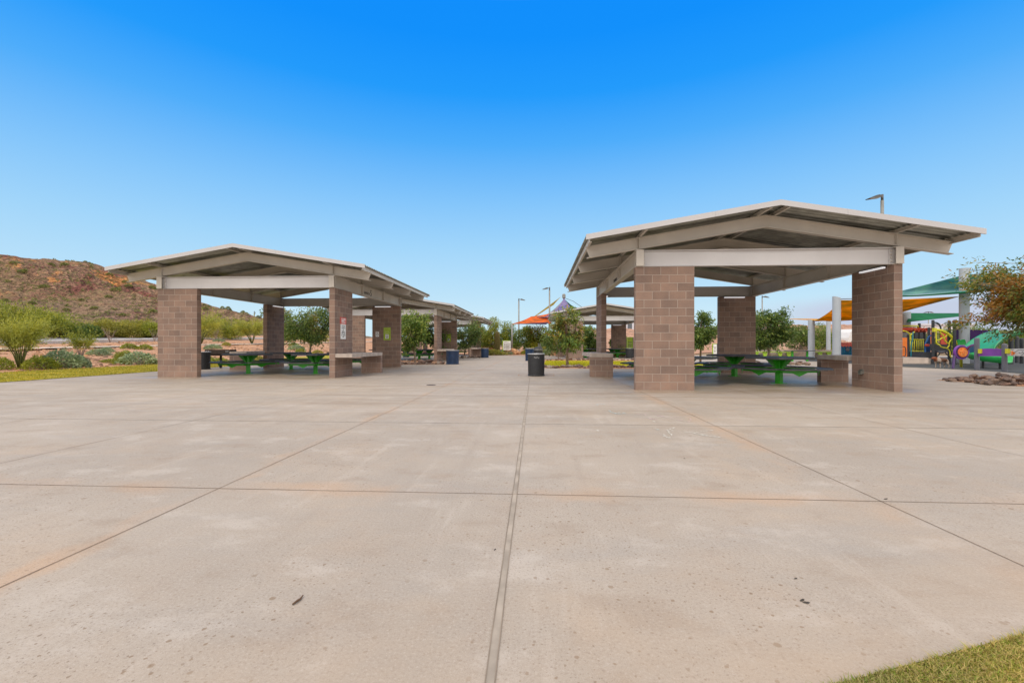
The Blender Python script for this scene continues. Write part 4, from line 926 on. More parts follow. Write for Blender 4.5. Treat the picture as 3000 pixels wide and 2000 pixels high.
for i, (px, top, Z, w, m, lab) in enumerate([
    (10, 892, 50, 4.4, LEAFMQ, 'large mesquite tree beyond the barrier, behind the leftmost palo verde'), (95, 905, 52, 4.2, LEAFMQ, 'large dark mesquite tree beyond the barrier, second from the left edge'), (-70, 915, 48, 3.5, LEAFMQ, 'mesquite tree cut by the left picture edge beyond the barrier'),
    (160, 922, 54, 3.2, LEAFMQ, 'mesquite tree beyond the barrier, third from the left edge'), (215, 950, 56, 2.6, LEAFDK, 'low dark green tree beyond the barrier, behind the young slope tree'), (262, 958, 57, 2.3, LEAFDK, 'low dark tree beyond the barrier, left of the bare grey shrub'),
    (310, 942, 60, 3.0, LEAFYG, 'yellow green tree beyond the barrier, behind the bare grey shrub'), (362, 946, 62, 2.9, LEAFYG, 'yellow green tree beyond the barrier, midway along the visible barrier'), (412, 942, 64, 2.9, LEAFYG, 'yellow green tree beyond the barrier, close to the front left block wall'), (462, 950, 64, 2.8, LEAFMQ, 'green tree beyond the barrier, half covered by the front left block wall'),
    (668, 938, 74, 3.8, LEAFMQ, 'green mesquite tree on the far slope between the palo verdes'), (600, 945, 70, 3.0, LEAFYG, 'yellowish tree on the far slope right of the front left block wall'), (845, 960, 80, 3.2, LEAFMQ, 'low mesquite far behind the rear wall of the left front ramada'), (930, 966, 80, 3.0, LEAFYG, 'low yellowish tree far behind the reddish crowned tree')]):
    p = S2(px, HY, Z); h = HC - (top - HY) / FPX * Z - p.z; bushy(lab, p, h, w, 200 + i, m, 8500, (.22, .042))
for i, (px, top, foot, w, m, lab) in enumerate([
    (1440, 938, 1036, 2.3, LEAFMQ, 'tall leafy desert tree right of the last left ramada, behind the cactus'), (1494, 952, 1036, 2.1, LEAFMD, 'leafy desert tree behind the white timetable board'), (1405, 960, 1036, 1.5, LEAFMD, 'smaller desert tree tucked against the last left ramada'), (1545, 960, 1036, 2.2, LEAFMD, 'leafy desert tree under the orange sail, right of the lamp post'),
    (1592, 962, 1036, 2.1, LEAFMQ, 'dark leafy desert tree above the metal screen'), (1625, 975, 1040, 1.6, LEAFYG, 'yellowish desert bush tree behind the small thin trunked tree'), (1725, 962, 1040, 1.7, LEAFDK, 'dark bush tree inside the far right ramada'), (1815, 985, 1042, 1.3, LEAFMD, 'green bush tree behind the lime notice board of the far ramada'),
    (2345, 958, 1034, 2.2, LEAFDK, 'dark bush tree behind the seat wall, left of the grey columns'), (2400, 955, 1034, 2.4, LEAFMD, 'wide green bush tree behind the seat wall between the grey columns'), (2225, 985, 1034, 1.8, LEAFDK, 'low dark bush tree behind the seat wall and the broad tree'), (2690, 968, 1037, 2.4, LEAFDK, 'dark bush tree behind the playground railing'), (2785, 970, 1037, 2.2, LEAFMD, 'green bush tree behind the yellow climber'), (2890, 962, 1037, 2.8, LEAFDK, 'dark bush tree behind the slide'), (2985, 955, 1037, 2.8, LEAFMD, 'green bush tree behind the tree at the right edge')]):
    Z = HC * FPX / (foot - HY); p = U(px, Z); h = HC - (top - HY) / FPX * Z; bushy(lab, p, h, w, 300 + i, m, 7500, (.18, .036), 'leafy desert trees around the plaza edge')
# tall cactus and far cacti on the ridge
p = G(1457, 1039); t = thing('saguaro_cactus', 'brown columnar cactus before the leafy trees at the end of the plaza', 'cactus', p); hz = 2.55
mb = MB(); n = 26; V = []
for r_, z in ((.22, 0), (.27, .6), (.28, 1.5), (.26, 2.1), (.20, 2.4), (.10, 2.53), (.02, 2.56)):
    V += [((r_ * (1 + .13 * math.cos(13 * 2 * math.pi * k / n))) * math.cos(2 * math.pi * k / n), (r_ * (1 + .13 * math.cos(13 * 2 * math.pi * k / n))) * math.sin(2 * math.pi * k / n), z) for k in range(n)]
mb.v = V; mb.f = [(i * n + k, i * n + (k + 1) % n, (i + 1) * n + (k + 1) % n, (i + 1) * n + k) for i in range(6) for k in range(n)]; mb.build('stem', CACT, t)
# shrubs: unit prototypes, copied
PROTO = {}
def shrub(label, base, w, h, kind, group, rz=None):
    mats = dict(grey=LEAFGY, yellow=LEAFYG, green=LEAFMQ, hill=LEAFHL)
    if kind not in PROTO:
        q = np.random.default_rng(abs(hash(kind)) % 1000 if False else {'grey': 1, 'yellow': 2, 'green': 3, 'hill': 4}[kind]); n = 1500 if kind != 'hill' else 320
        t = bpy.data.objects.new('desert_shrub', None); C.objects.link(t); mb = MB()
        for i in range(14 if kind != 'hill' else 5): a = q.uniform(0, 6.28); r = q.uniform(.2, .8); mb.tube([(0, 0, -.05), (r * math.cos(a) * .6, r * math.sin(a) * .6, .4), (r * math.cos(a), r * math.sin(a), .55)], [.03, .02, .008], 4)
        mb.build('stems', BARKGY, t)
        d = q.normal(size=(n, 3)); d[:, 2] = np.abs(d[:, 2]); d /= np.linalg.norm(d, axis=1, keepdims=True); bump = .86 + .28 * vnoise(d[:, 0] * 3 + 5, d[:, 1] * 3 + d[:, 2] * 2, .8, 3)
        c = d * (bump * q.uniform(.62, 1.02, n) ** .6)[:, None] * np.array([1, 1, .95]); c[:, 2] += .03
        s_ = .17 if kind != 'hill' else .40
        leaf_mesh('foliage', c, d + q.normal(size=(n, 3)) * .8, s_, s_ * .22, mats[kind], t); PROTO[kind] = t; o = t
    else: o = copy_tree(PROTO[kind])
    o.location = base; o.rotation_euler = (0, 0, random.uniform(0, 6.28) if rz is None else rz); k_ = .82 if group == GS else 1
    o.scale = (w * k_, w * k_, h * k_); return tag(o, label, 'shrub', group)
GS = 'desert shrubs on the gravel slope'
shrub('large blue grey brittlebush mound between the leftmost palo verde and the young slope tree', SG(178, 1076), 1.05, .98, 'grey', GS)
shrub('olive brittlebush at the foot of the leftmost palo verde, right side', SG(118, 1081), .75, .72, 'green', GS)
shrub('grey brittlebush just below the young slope tree', SG(228, 1075), .62, .68, 'grey', GS)
shrub('dark shrub at the extreme left edge beside the palo verde', SG(2, 1082), .55, .62, 'green', GS)
shrub('wide grey green brittlebush on the gravel beside the front left block wall', SG(405, 1066), 1.05, .82, 'grey', GS)
shrub('small green shrub left of the wide brittlebush', SG(366, 1055), .65, .72, 'green', GS)
shrub('round olive shrub below the pale path, left of two', SG(378, 1022), .78, .62, 'green', GS)
shrub('round green shrub below the pale path, right of two', SG(424, 1023), .72, .56, 'green', GS)
shrub('small grey shrub at the path left of the round shrubs', SG(312, 1032), .60, .50, 'grey', GS)
shrub('sprawling grey green shrub right of the young slope tree', SG(287, 1040), .8, .55, 'grey', GS)
shrub('low green tuft on the gravel below the sprawling shrub', SG(320, 1062), .55, .28, 'green', GS)
shrub('low green tuft near the lawn, left of the wide brittlebush', SG(352, 1066), .5, .3, 'green', GS)
shrub('yellowish tuft on the lawn edge by the front left block wall', SG(447, 1066), .5, .3, 'yellow', GS)
shrub('pale grey brittlebush above the grill', SG(624, 1023), 1.0, .62, 'grey', GS)
shrub('round golden shrub right of the pale brittlebush', SG(663, 1014), .62, .62, 'yellow', GS)
shrub('grey low shrub under the bare brown shrub', SG(641, 1000), 1.0, .45, 'grey', GS)
shrub('green shrub hidden behind the trash can at the left ramada', SG(602, 1060), .6, .55, 'green', GS)
shrub('green tuft behind the grill post', SG(638, 1066), .8, .45, 'green', GS)
shrub('yellow green shrub behind the stone counter of the left ramada', SG(750, 1060), .9, .5, 'yellow', GS)
shrub('pale grey brittlebush right of the rear left block wall', SG(868, 1026), 1.15, .8, 'grey', GS)
shrub('green tuft in front of the pale brittlebush near the reddish tree', SG(880, 1034), .6, .6, 'green', GS)
shrub('small olive shrub far behind the rear left block wall', SG(861, 1012), .8, .5, 'green', GS)
shrub('yellow shrub near the foot of the reddish crowned tree', SG(930, 1036), .7, .5, 'yellow', GS)
for i, (px, foot, w, h, kind, lab) in enumerate([(1478, 1039, .9, .6, 'grey', 'pale shrub at the foot of the timetable board'), (1440, 1040, 1.5, .6, 'yellow', 'golden shrub at the foot of the columnar cactus'), (1412, 1040, 1.1, .6, 'yellow', 'golden shrub beside the navy bin at the end of the left row'), (1541, 1038, .6, .5, 'green', 'green shrub among the boulders left of the navy trash can'), (1563, 1037, 1.0, .8, 'yellow', 'yellow shrub behind the domed trash can'), (1609, 1041, .8, .7, 'grey', 'silvery shrub right of the corrugated screen'), (1622, 1041, .6, .9, 'yellow', 'tall yellowish shrub by the orange boulder'), (1828, 1044, .9, .8, 'yellow', 'golden shrub behind the wall of the far right ramada'), (1700, 1036, 1.5, .8, 'green', 'green shrub behind the front wall of the far right ramada')]):
    shrub(lab, G(px, foot), w, h, kind, 'shrubs at the plaza edge')
# hillside scrub: round bushes one can count near the top, smaller ones between them
def hp(px, py):
    for Z in np.arange(96, 262, .5):
        p = P(px, py, Z)
        if p.z <= hillh(p.x, p.y, True): return Vector((p.x, p.y, hillh(p.x, p.y, True) - .2))
    p = P(px, py, ZR); return Vector((p.x, p.y, hillh(p.x, p.y, True) - .2))
for (px, py, w) in [(130, 843, 2.6), (321, 808, 2.2), (340, 852, 2.8), (378, 840, 2.4), (318, 873, 2.2), (450, 915, 2.6), (60, 800, 2.2), (70, 795, 1.6), (190, 778, 2.2), (365, 828, 2.2), (40, 772, 2.0), (150, 776, 1.8), (600, 905, 2.4), (690, 940, 2.0), (14, 884, 2.0), (275, 905, 1.8), (195, 911, 1.8), (360, 925, 2.0), (700, 955, 1.7), (640, 925, 1.8), (730, 945, 1.6), (94, 890, 2.0), (240, 880, 1.5)]:
    shrub('round olive bush dotted on the rocky hillside', hp(px, py), w * .62, w * .52, 'hill', 'round bushes on the hillside')
for (px, w) in [(24, 2.0), (67, 1.8), (110, 1.2), (165, 1.3), (200, 2.0), (215, 1.5), (250, 1.8), (262, 1.4), (445, 2.2), (455, 1.8), (598, 1.4), (612, 1.6), (652, 1.6), (668, 2.2), (712, 2.0), (722, 1.4), (756, 1.8), (785, 1.5), (800, 1.4)]:
    X = (px - CX) / FPX * ZR; u, v = site(X, ZR); shrub('small dark bush standing on the skyline of the hill', Vector((u, v, hillh(u, v, True) - .25)), w * .62, w * .72, 'hill', 'bushes on the hill skyline')
sp_ = MB(); V = []; q = np.random.default_rng(5); cs = []; ds = []
for i in range(1500):
    px = q.uniform(-60, 820); k = q.uniform(.05, .98); Z = Z0 + (ZR - Z0) * k; X = (px - CX) / FPX * Z; u, v = site(X, Z)
    if vnoise(np.float64(u), np.float64(v), 14, 8) < .42: continue
    z = hillh(u, v, True); r = q.uniform(.3, .75); m_ = 22; d = q.normal(size=(m_, 3)); d[:, 2] = abs(d[:, 2]); d /= np.linalg.norm(d, axis=1, keepdims=True); cs.append(np.array([u, v, z]) + d * r * .8); ds.append(d + q.normal(size=d.shape) * .5)
o = leaf_mesh('hill_scrub', np.concatenate(cs), np.concatenate(ds), .5, .13, LEAFHL); tag(o, 'low olive scrub scattered over the rocky hillside', None, None, 'stuff')
for i, px in enumerate((745, 693, 764)):
    X = (px - CX) / FPX * ZR; u, v = site(X, ZR); t = thing('saguaro_cactus', ('tallest', 'left', 'rightmost')[i] + ' tiny cactus on the skyline of the hill spur', 'cactus', (u, v, hillh(u, v, True) - .3), 0, 'cacti on the hill spur')
    k = (2.9, 1.4, 1.8)[i]; MB().tube([(0, 0, 0), (0, 0, k)], [.22, .17], 7).build('stem', CACT, t); MB().tube([(.1, 0, k * .5), (.5, 0, k * .55), (.55, 0, k * .85)], .12, 6).build('arm', CACT, t)
# ------------------------------------------------------------------ rocks
ROCKM = []
for i, c in enumerate([(.19, .115, .085), (.24, .165, .125), (.14, .10, .085), (.29, .235, .19)]): ROCKM.append(paint('rock', c, .9, 0, .3, 4, .6, 18))
BOULD = paint('sandstone_boulder', (.46, .25, .125), .9, 0, .25, 3, .6, 12)
def rock_mesh(seed, m, flat=.6, div=2):
    q = np.random.default_rng(seed); bm = bmesh.new(); bmesh.ops.create_icosphere(bm, subdivisions=div, radius=1)
    pl = q.normal(size=(9, 3)); pl /= np.linalg.norm(pl, axis=1, keepdims=True); of = q.uniform(.52, .85, 9)
    for v in bm.verts:
        p = np.array(v.co)
        for a, b in zip(pl, of):
            s_ = p @ a
            if s_ > b: p = p - a * (s_ - b) * .92
        p *= 1 + .05 * q.normal(); p[2] *= flat; v.co = p
    me = bpy.data.meshes.new('rock'); bm.to_mesh(me); bm.free(); me.materials.append(m); return me
RM = [rock_mesh(i, ROCKM[i % 4], (.5, .62, .55, .75)[i % 4]) for i in range(12)]
def rock(p, s, label, group, mesh=None, name='rock'):
    o = bpy.data.objects.new(name, mesh or random.choice(RM)); C.objects.link(o); o.location = (p[0], p[1], s * .33 + p[2]); o.scale = (s * random.uniform(.8, 1.3), s * random.uniform(.7, 1.1), s * random.uniform(.75, 1.15)); o.rotation_euler = (random.uniform(-.3, .3), random.uniform(-.3, .3), random.uniform(0, 6.28)); return tag(o, label, 'rock', group)
# turf island with a rocky edge between the right-hand ramadas
isl = [G(1590, 1078), G(1700, 1079.5), G(1860, 1080.5), G(2000, 1081), G(2090, 1080), G(2130, 1074), G(2110, 1067), G(1990, 1058), G(1860, 1054), G(1720, 1052.5), G(1600, 1052), G(1585, 1062)]
sheet('island_soil', [(p.x, p.y) for p in isl], .006, DIRT)
sheet('turf_island', [(p.x, p.y) for p in (G(1592, 1072.8), G(1860, 1073.5), G(2060, 1074), G(2095, 1070), G(1990, 1061), G(1860, 1058), G(1720, 1056.5), G(1598, 1056.5))], .012, grass_mat('island_turf', [(.42, .40, .008), (.48, .44, .01)], (.46, .40, .03)))
q = [(random.uniform(0, 1), random.uniform(0, 1)) for i in range(9000)]; a0, a1, b0_, b1_ = G(1594, 1072.6), G(2070, 1073.6), G(1600, 1057), G(1960, 1060)
tag(blades('island_grass', [tuple((a0.lerp(a1, s_)).lerp(b0_.lerp(b1_, s_), t_)[:2]) + (.01,) for s_, t_ in q], .05, .014, leaf_mat('island_blade', [(.42, .40, .008), (.50, .46, .012), (.38, .38, .01)], .6, .3)), 'bright yellow green turf filling the rocky island')
def border(a, b, n, s, label, group, jit=.25, rows=1):
    for i in range(n):
        t_ = (i + random.uniform(-.3, .3)) / n; p = Vector(a).lerp(Vector(b), t_) + Vector((random.uniform(-.1, .1), random.uniform(-jit, jit), 0)); rock((p.x, p.y, 0), s * random.uniform(.6, 1.5), label, group)
border(G(1592, 1076.5), G(1868, 1077), 42, .125, 'brown stone in the front edging of the turf island', 'stones along the front of the turf island', .55)
border(G(2040, 1077), G(2120, 1076), 10, .12, 'brown stone in the front edging of the turf island', 'stones along the front of the turf island', .4)
border(G(1592, 1054.5), G(1870, 1055), 24, .14, 'brown stone in the rear edging of the turf island', 'stones along the rear of the turf island', .5)
lab = 'brown stone in the edging beside the bright green young tree'; gr = 'stones between the first two left ramadas'
sheet('left_island_soil', [(p.x, p.y) for p in (G(1174, 1068), G(1305, 1067), G(1305, 1060), G(1240, 1056), G(1100, 1056), G(1080, 1066))], .006, DIRT)
border(G(1178, 1067), G(1308, 1066), 26, .12, lab, gr, .25); border(G(1170, 1058), G(1290, 1057.5), 10, .12, lab, gr, .3)
rock(tuple(G(1236, 1066)), .36, 'reddish rock, largest at the foot of the bright green young tree', 'larger rocks by the young tree', RM[0]); rock(tuple(G(1254, 1065)), .36, 'dark green grey rock right of the reddish rock by the young tree', 'larger rocks by the young tree', RM[2])
lab = 'brown stone in the edging of the last left ramada'; border(G(1345, 1048.5), G(1412, 1047.5), 16, .15, lab, 'stones before the last left ramada', .3)
lab = 'brown stone ringing the foot of the broad forked tree'; gr = 'stones around the broad forked tree'
for i in range(30): a = random.uniform(0, 6.28); r = random.uniform(.7, 2.0); p = G(2262, 1066.5); rock((p.x + r * math.cos(a) * 1.1, p.y + r * .8 * math.sin(a), 0), .16 * random.uniform(.6, 1.4), lab, gr)
for i in range(6): p = G(2290 + i * 8, 1068); rock((p.x, p.y + random.uniform(-.4, .4), 0), .08 * random.uniform(.6, 1.4), lab, gr)
# right-hand rock bed
rb = [G(2742, 1113), G(2840, 1108.5), G(3000, 1107.5), G(3150, 1108), G(3150, 1140), G(3000, 1132.5), G(2900, 1125)]
sheet('rock_bed_soil', [(p.x, p.y) for p in rb], .006, DIRT)
cnt = 0
while cnt < 140:
    px = random.uniform(2765, 3110); f = min(1, (px - 2745) / 170); lo = 1113 - 3.5 * f; hi = 1115 + 15 * f
    p = G(px, random.uniform(lo, hi)); s = (.06 + .085 * f) * random.uniform(.55, 1.25); rock((p.x, p.y, random.choice((0, 0, .03, .12)) * f), s, 'flat brown river rock in the bed at the right edge', 'rocks in the bed at the right edge', RM[random.choice((0, 1, 2, 4, 5, 6, 8, 9, 10))]); cnt += 1
# boulders beyond the plaza
BM_ = [rock_mesh(50 + i, BOULD, .72, 3) for i in range(4)]
for i, (px, foot, s, lab) in enumerate([(1487, 1039, .62, 'rounded orange boulder behind the timetable board'), (1505, 1038.6, .78, 'broad pale orange boulder between the timetable board and the lamp post'), (1517, 1038, .5, 'small orange boulder at the foot of the lamp post'), (1534, 1037.5, .5, 'small orange boulder left of the navy trash can'), (1625, 1041.5, .58, 'upright orange boulder left of the far counter'), (1432, 1036, 1.1, 'large tan boulder behind the golden shrub by the cactus'), (1573, 1033, 1.5, 'large pink orange boulder behind the corrugated screen')]):
    p = G(px, foot); rock((p.x, p.y, 0), s, lab, 'sandstone boulders', BM_[i % 4], 'boulder')
# planted ground beyond the plaza and the rubble bank on the far right
sheet('planting_bed', [(-16, 46.0), (15, 46.0), (22, 60), (40, 75), (-30, 75)], .02, DIRT)
def bank(u, v):
    k = max(0, min(1, (v - 62) / 20)); X = u * CA + v * SA; Z = -u * SA + v * CA
    H = np.interp(X / 84 * FPX + CX, [1400, 1560, 1640, 1700, 1760, 2000, 2340, 2500, 2620, 3200], [0, .8, 2.6, 3.7, 3.9, 4.2, 4.5, 4.8, 3.4, 3.2])
    return float(H * k ** .8 + .5 * (vnoise(np.float64(u), np.float64(v), 1.6, 3) - .5) * (k > .02) + .5 * (vnoise(np.float64(u), np.float64(v), .8, 4) - .5) * (k > .02) - .02)
RUB = dirt_mat('rubble', (.40, .225, .155), (.52, .33, .235), (.17, .11, .09), .55)
grid('rubble_bank', np.linspace(-12, 130, 300), np.concatenate([np.linspace(61, 84, 40), np.linspace(85, 110, 8)]), bank, RUB, smooth=False)
# ================================================================== PLAYGROUND
RUBBER = paint('rubber_surface', (.085, .09, .095), .95, 0, .12, 6, .3, 60, .1); RUBBERG = paint('rubber_edge', (.13, .135, .115), .95, 0, .12, 6, 0, 40, .1)
edge = [G(2362, 1057), G(2480, 1064.5), G(2560, 1069.5), G(2645, 1074.8), G(2700, 1077.2), G(2780, 1081), G(2867, 1085), G(2930, 1089.3), G(3000, 1094.7), G(3120, 1102)]
sheet('rubber_play_surface', [(p.x, p.y) for p in edge] + [(60, 16), (60, 42), (24, 42)], .005, RUBBER)
mb = MB()
for a, b_ in zip(edge[3:-1], edge[4:]):
    k = len(mb.v); d = Vector((.25, .95, 0)); mb.v += [(a.x, a.y, .009), (b_.x, b_.y, .009), (b_.x + d.x, b_.y + d.y, .009), (a.x + d.x, a.y + d.y, .009)]; mb.f.append((k, k + 1, k + 2, k + 3))
tag(mb.build('rubber_surface_edge', RUBBERG), None, None, None, 'structure')
DPOST = paint('dark_play_post', (.040, .044, .052), .45, 0, .12, 3); GPOST = paint('slate_play_post', (.125, .13, .16), .5, 0, .1, 3); COL = paint('grey_blue_column', (.40, .44, .48), .5, 0, .05, .8)
YEL = paint('yellow_play', (.66, .62, .03), .4, 0, .08); ORA = paint('orange_play', (.80, .20, .03), .4, 0, .08); REDP = paint('red_play', (.50, .06, .03), .45, 0, .1); PUR = paint('purple_play', (.22, .06, .36), .45, 0, .1)
DPUR = paint('dark_purple_play', (.055, .02, .11), .45, 0, .15); GRN = paint('green_play', (.015, .30, .055), .35, 0, .12, 2); BLU = paint('blue_play', (.02, .12, .36), .4, 0, .1); NAV = paint('navy_play', (.012, .04, .14), .4, 0, .1); TEAL = paint('teal_play', (.01, .20, .27), .45, 0, .12)
WHT = paint('white_play', (.55, .56, .58), .5, 0, .05)
def rod(mb, pts, r, n=8): return mb.tube(pts, r, n)
def col(label, px, Z, top, w, slant=.0):
    p = U(px, Z); z = HC - (top - HY) / FPX * Z; r = w / FPX * Z / 2; t = thing('shade_column', label, 'shade column', p, A, 'grey columns of the shade sails'); n = 22
    V = [(r * math.cos(2 * math.pi * k / n), r * math.sin(2 * math.pi * k / n), 0 if j == 0 else z - slant * r * (1 + math.cos(2 * math.pi * k / n))) for j in range(2) for k in range(n)]
    MB().add(V, [tuple(range(n - 1, -1, -1)), tuple(range(n, 2 * n))] + [(k, (k + 1) % n, n + (k + 1) % n, n + k) for k in range(n)]).build('column', COL, t)
    MB().lathe([(r * 1.9, 0), (r * 1.9, .05), (r * 1.1, .06)], n=18).build('base_plate', RUBBERG, t)
col('tall pale grey column left of the block wall, amber sail behind it', 2451, 27.5, 868, 21, .35)
col('short pale grey column standing farther left under the amber sail', 2377, 34, 936, 17, .3)
col('slim pale grey column between the two left columns, farthest back', 2427, 48, 938, 11)
col('pale grey column with lettering right beside the front right block wall', 2655, 30, 914, 21)
col('tallest wide grey column beside the orange leafed tree', 2825, 25, 786, 23)
def solo_sail(label, *a, **k):
    o = sail('shade_sail', *a, None, **k); return tag(o, label, 'shade sail', 'fabric shade sails')
solo_sail('amber shade sail stretched behind the front right block wall', P(2385, 941, 34), P(2461, 879, 27.4), P(2812, 868, 25), P(2575, 937, 33), FAB['amber'], sag=.12, inset=.09)
solo_sail('amber narrow shade sail seen edge on at the left of the playground', P(2288, 933, 42), P(2440, 941, 30), P(2505, 937, 31), P(2470, 934, 44), FAB['amber'], sag=.05)
solo_sail('teal shade sail highest over the playground, green underneath', P(2570, 869, 32), P(2835, 802, 24.9), P(3120, 818, 24), P(2880, 852, 22.5), FAB['teal'], sag=.05, inset=.03)
solo_sail('green shade sail hanging below the amber one across the playground', P(2660, 917, 31), P(2830, 917.5, 33), P(2832, 925, 30), P(2655, 944, 29), FAB['green'], sag=.05, inset=.04)
hem = MB(); a_, b_ = P(2570, 870, 31.9), P(2880, 853, 22.4); mid = (a_ + b_) / 2 + Vector((0, 0, -.05)); hem.tube([a_, mid, b_], .05, 6); tag(hem.build('sail_hem', FAB['green']), 'green lower edge cord of the high teal sail', 'sail edge')
cb_ = MB(); cb_.tube([P(2838, 792, 25), P(2935, 791, 25), P(3060, 790, 25)], .02, 6); tag(cb_.build('cable', POLEDK), 'thin dark cable from the tallest column into the orange leafed tree', 'cable')
cb_ = MB(); cb_.tube([P(2461, 876, 27.4), P(2490, 875, 27.4), P(2540, 872, 27.4)], .022, 6); tag(cb_.build('cable', POLEDK), 'short dark chain from the tall column towards the block wall', 'chain')
# climbing structure -----------------------------------------------------------
T0 = thing('play_structure', 'dark post playground structure with yellow climber, railings and red wavy roof', 'play structure', (0, 0, 0))
def post(px, w, top, Z, m, parent, foot=None, name='post'):
    z1 = HC - (top - HY) / FPX * Z; z0 = 0 if foot is None else HC - (foot - HY) / FPX * Z; p = U(px, Z); r = w / FPX * Z / 2
    return MB().lathe([(r, z0), (r, z1 - r * .5), (r * .75, z1 - r * .1), (r * .3, z1)], (p.x, p.y, 0), 14).build(name, m, parent, smooth=False)
ZP = lambda x, y: (2630 + x / 7.84, 900 + y / 7.84)
for x, w, tp, Z in ((810, 58, 290, 25.4), (718, 55, 460, 26.2), (615, 50, 475, 27.5), (497, 52, 365, 29), (240, 58, 620, 26.8), (1184, 58, 312, 25.3), (1305, 60, 288, 25.0), (420, 45, 560, 30), (560, 45, 570, 30.5)): post(ZP(x, 0)[0], w / 7.84, ZP(0, tp)[1], Z, DPOST, T0)
def pl(pts, Z): return [P(*ZP(x, y), Z) for x, y in pts]
def smooth_pts(pts, it=2):
    for _ in range(it):
        q = [pts[0]]
        for a, b_ in zip(pts[:-1], pts[1:]): q += [a.lerp(b_, .25), a.lerp(b_, .75)]
        pts = q + [pts[-1]]
    return pts
mb = MB(); mb.tube(smooth_pts(pl([(815, 518), (900, 520), (985, 530), (1070, 560), (1160, 610), (1265, 705), (1335, 795), (1385, 870)], 25.1)), .075, 10); mb.build('climber_arch', YEL, T0, smooth=True)
for pts in ([(880, 530), (885, 700), (890, 845), (950, 855), (1005, 920), (1130, 935), (1200, 1000), (1205, 1100), (1225, 1155), (1285, 1140)], [(975, 535), (980, 600), (1045, 640), (1060, 695), (1090, 690), (1150, 612)], [(890, 755), (960, 750), (1000, 705), (1060, 695)], [(1060, 695), (1080, 760), (1145, 828), (1178, 828)], [(1258, 705), (1175, 810), (1185, 880), (1135, 935)]):
    MB().tube(smooth_pts(pl(pts, 25.1), 1), .032, 7).build('climber_rod', YEL, T0, smooth=True)
p = pl([(822, 485), (860, 550)], 25.1); MB().obox((p[0] + p[1]) / 2, .14, .14, .22).build('clamp', YEL, T0)
# railing of the deck
a, b_ = pl([(290, 740), (600, 740)], 27); c_, d_ = pl([(290, 1010), (600, 1010)], 27)
rl = thing('x', None, None) if False else None
mb = MB(); mb.tube([c_, a], .028, 7); r1 = mb.build('railing', YEL, T0, smooth=True)
MB().tube([a, b_], .03, 7).build('rail', YEL, r1, smooth=True); MB().tube([c_, d_], .03, 7).build('rail', YEL, r1, smooth=True)
for i in range(1, 7): MB().tube([c_.lerp(d_, i / 6.3), a.lerp(b_, i / 6.3)], .022, 6).build('bar', YEL, r1, smooth=True)
pb_ = pl([(310, 1020), (620, 1165)], 26.6); MB().obox((pb_[0] + pb_[1]) / 2, abs(pb_[1].x - pb_[0].x), 1.6, abs(pb_[0].z - pb_[1].z)).build('deck_steps', DPOST, T0)
pb_ = pl([(740, 850), (1160, 1000)], 28); MB().obox((pb_[0] + pb_[1]) / 2, abs(pb_[1].x - pb_[0].x), .12, abs(pb_[0].z - pb_[1].z)).build('deck_skirt', DPOST, T0)
MB().tube(smooth_pts(pl([(775, 645), (720, 665), (690, 700), (680, 760), (640, 810), (632, 900), (632, 1155)], 26), 1), .04, 8).build('side_rail', BLU, T0, smooth=True)
pb_ = pl([(640, 810), (700, 760), (745, 700), (745, 1150), (640, 1150)], 26.1); n = len(pb_)
V = [tuple(v_ + Vector((0, k, 0))) for k in (0, .04) for v_ in pb_]; MB().add(V, [tuple(range(n)), tuple(range(2 * n - 1, n - 1, -1))] + [(k, n + k, n + (k + 1) % n, (k + 1) % n) for k in range(n)]).build('side_panel', NAV, T0)
p = P(*ZP(678, 870), 25.9); MB().lathe([(.02, -.08), (.10, -.06), (.115, 0), (.10, .06), (.02, .08)], p, 14).build('drum', REDP, T0)
MB().tube(smooth_pts(pl([(350, 560), (345, 740), (310, 830), (305, 1150)], 26.2), 1), .03, 7).build('side_rail', TEAL, T0, smooth=True)
MB().tube(pl([(125, 430), (465, 430), (465, 505)], 28.5), .055, 8).build('roof_bar', YEL, T0, smooth=True)
w_ = MB(); a, b_ = pl([(115, 520), (555, 525)], 27.5); n = 26; V = []
for i in range(n + 1):
    q = a.lerp(b_, i / n); z = .07 * math.sin(i * 1.25) + .03 * math.sin(i * .6)
    for dy in (-.7, .7):
        for dz in (-.05, .05): V.append((q.x, q.y + dy, q.z + z + dz))
w_.v = V; w_.f = [f for i in range(n) for k in [i * 4] for f in ((k, k + 4, k + 5, k + 1), (k + 2, k + 3, k + 7, k + 6), (k + 1, k + 5, k + 7, k + 3), (k, k + 2, k + 6, k + 4))] + [(0, 1, 3, 2), (n * 4, n * 4 + 2, n * 4 + 3, n * 4 + 1)]
w_.build('wavy_roof', REDP, T0)
for pts in ([(120, 540), (200, 555), (265, 600), (290, 640), (290, 760)], [(290, 640), (350, 590), (385, 560)], [(265, 600), (240, 590)]): MB().tube(smooth_pts(pl(pts, 26.6), 1), .035, 7).build('branch_rod', YEL, T0, smooth=True)
pb_ = pl([(95, 700), (200, 1130)], 25.9); MB().obox((pb_[0] + pb_[1]) / 2, abs(pb_[1].x - pb_[0].x), .08, abs(pb_[0].z - pb_[1].z)).build('side_panel', ORA, T0)
MB().tube(smooth_pts(pl([(100, 900), (160, 905), (185, 940), (185, 1100), (150, 1125), (100, 1130)], 25.7), 1), .025, 7).build('grab_rail', DPOST, T0, smooth=True)
MB().tube(smooth_pts(pl([(838, 350), (900, 352), (955, 390), (985, 450), (990, 530)], 25.2), 1), .04, 8).build('grab_loop', DPOST, T0, smooth=True)
MB().tube(smooth_pts(pl([(838, 400), (900, 385), (945, 400)], 25.3), 1), .025, 7).build('grab_loop', DPOST, T0, smooth=True)
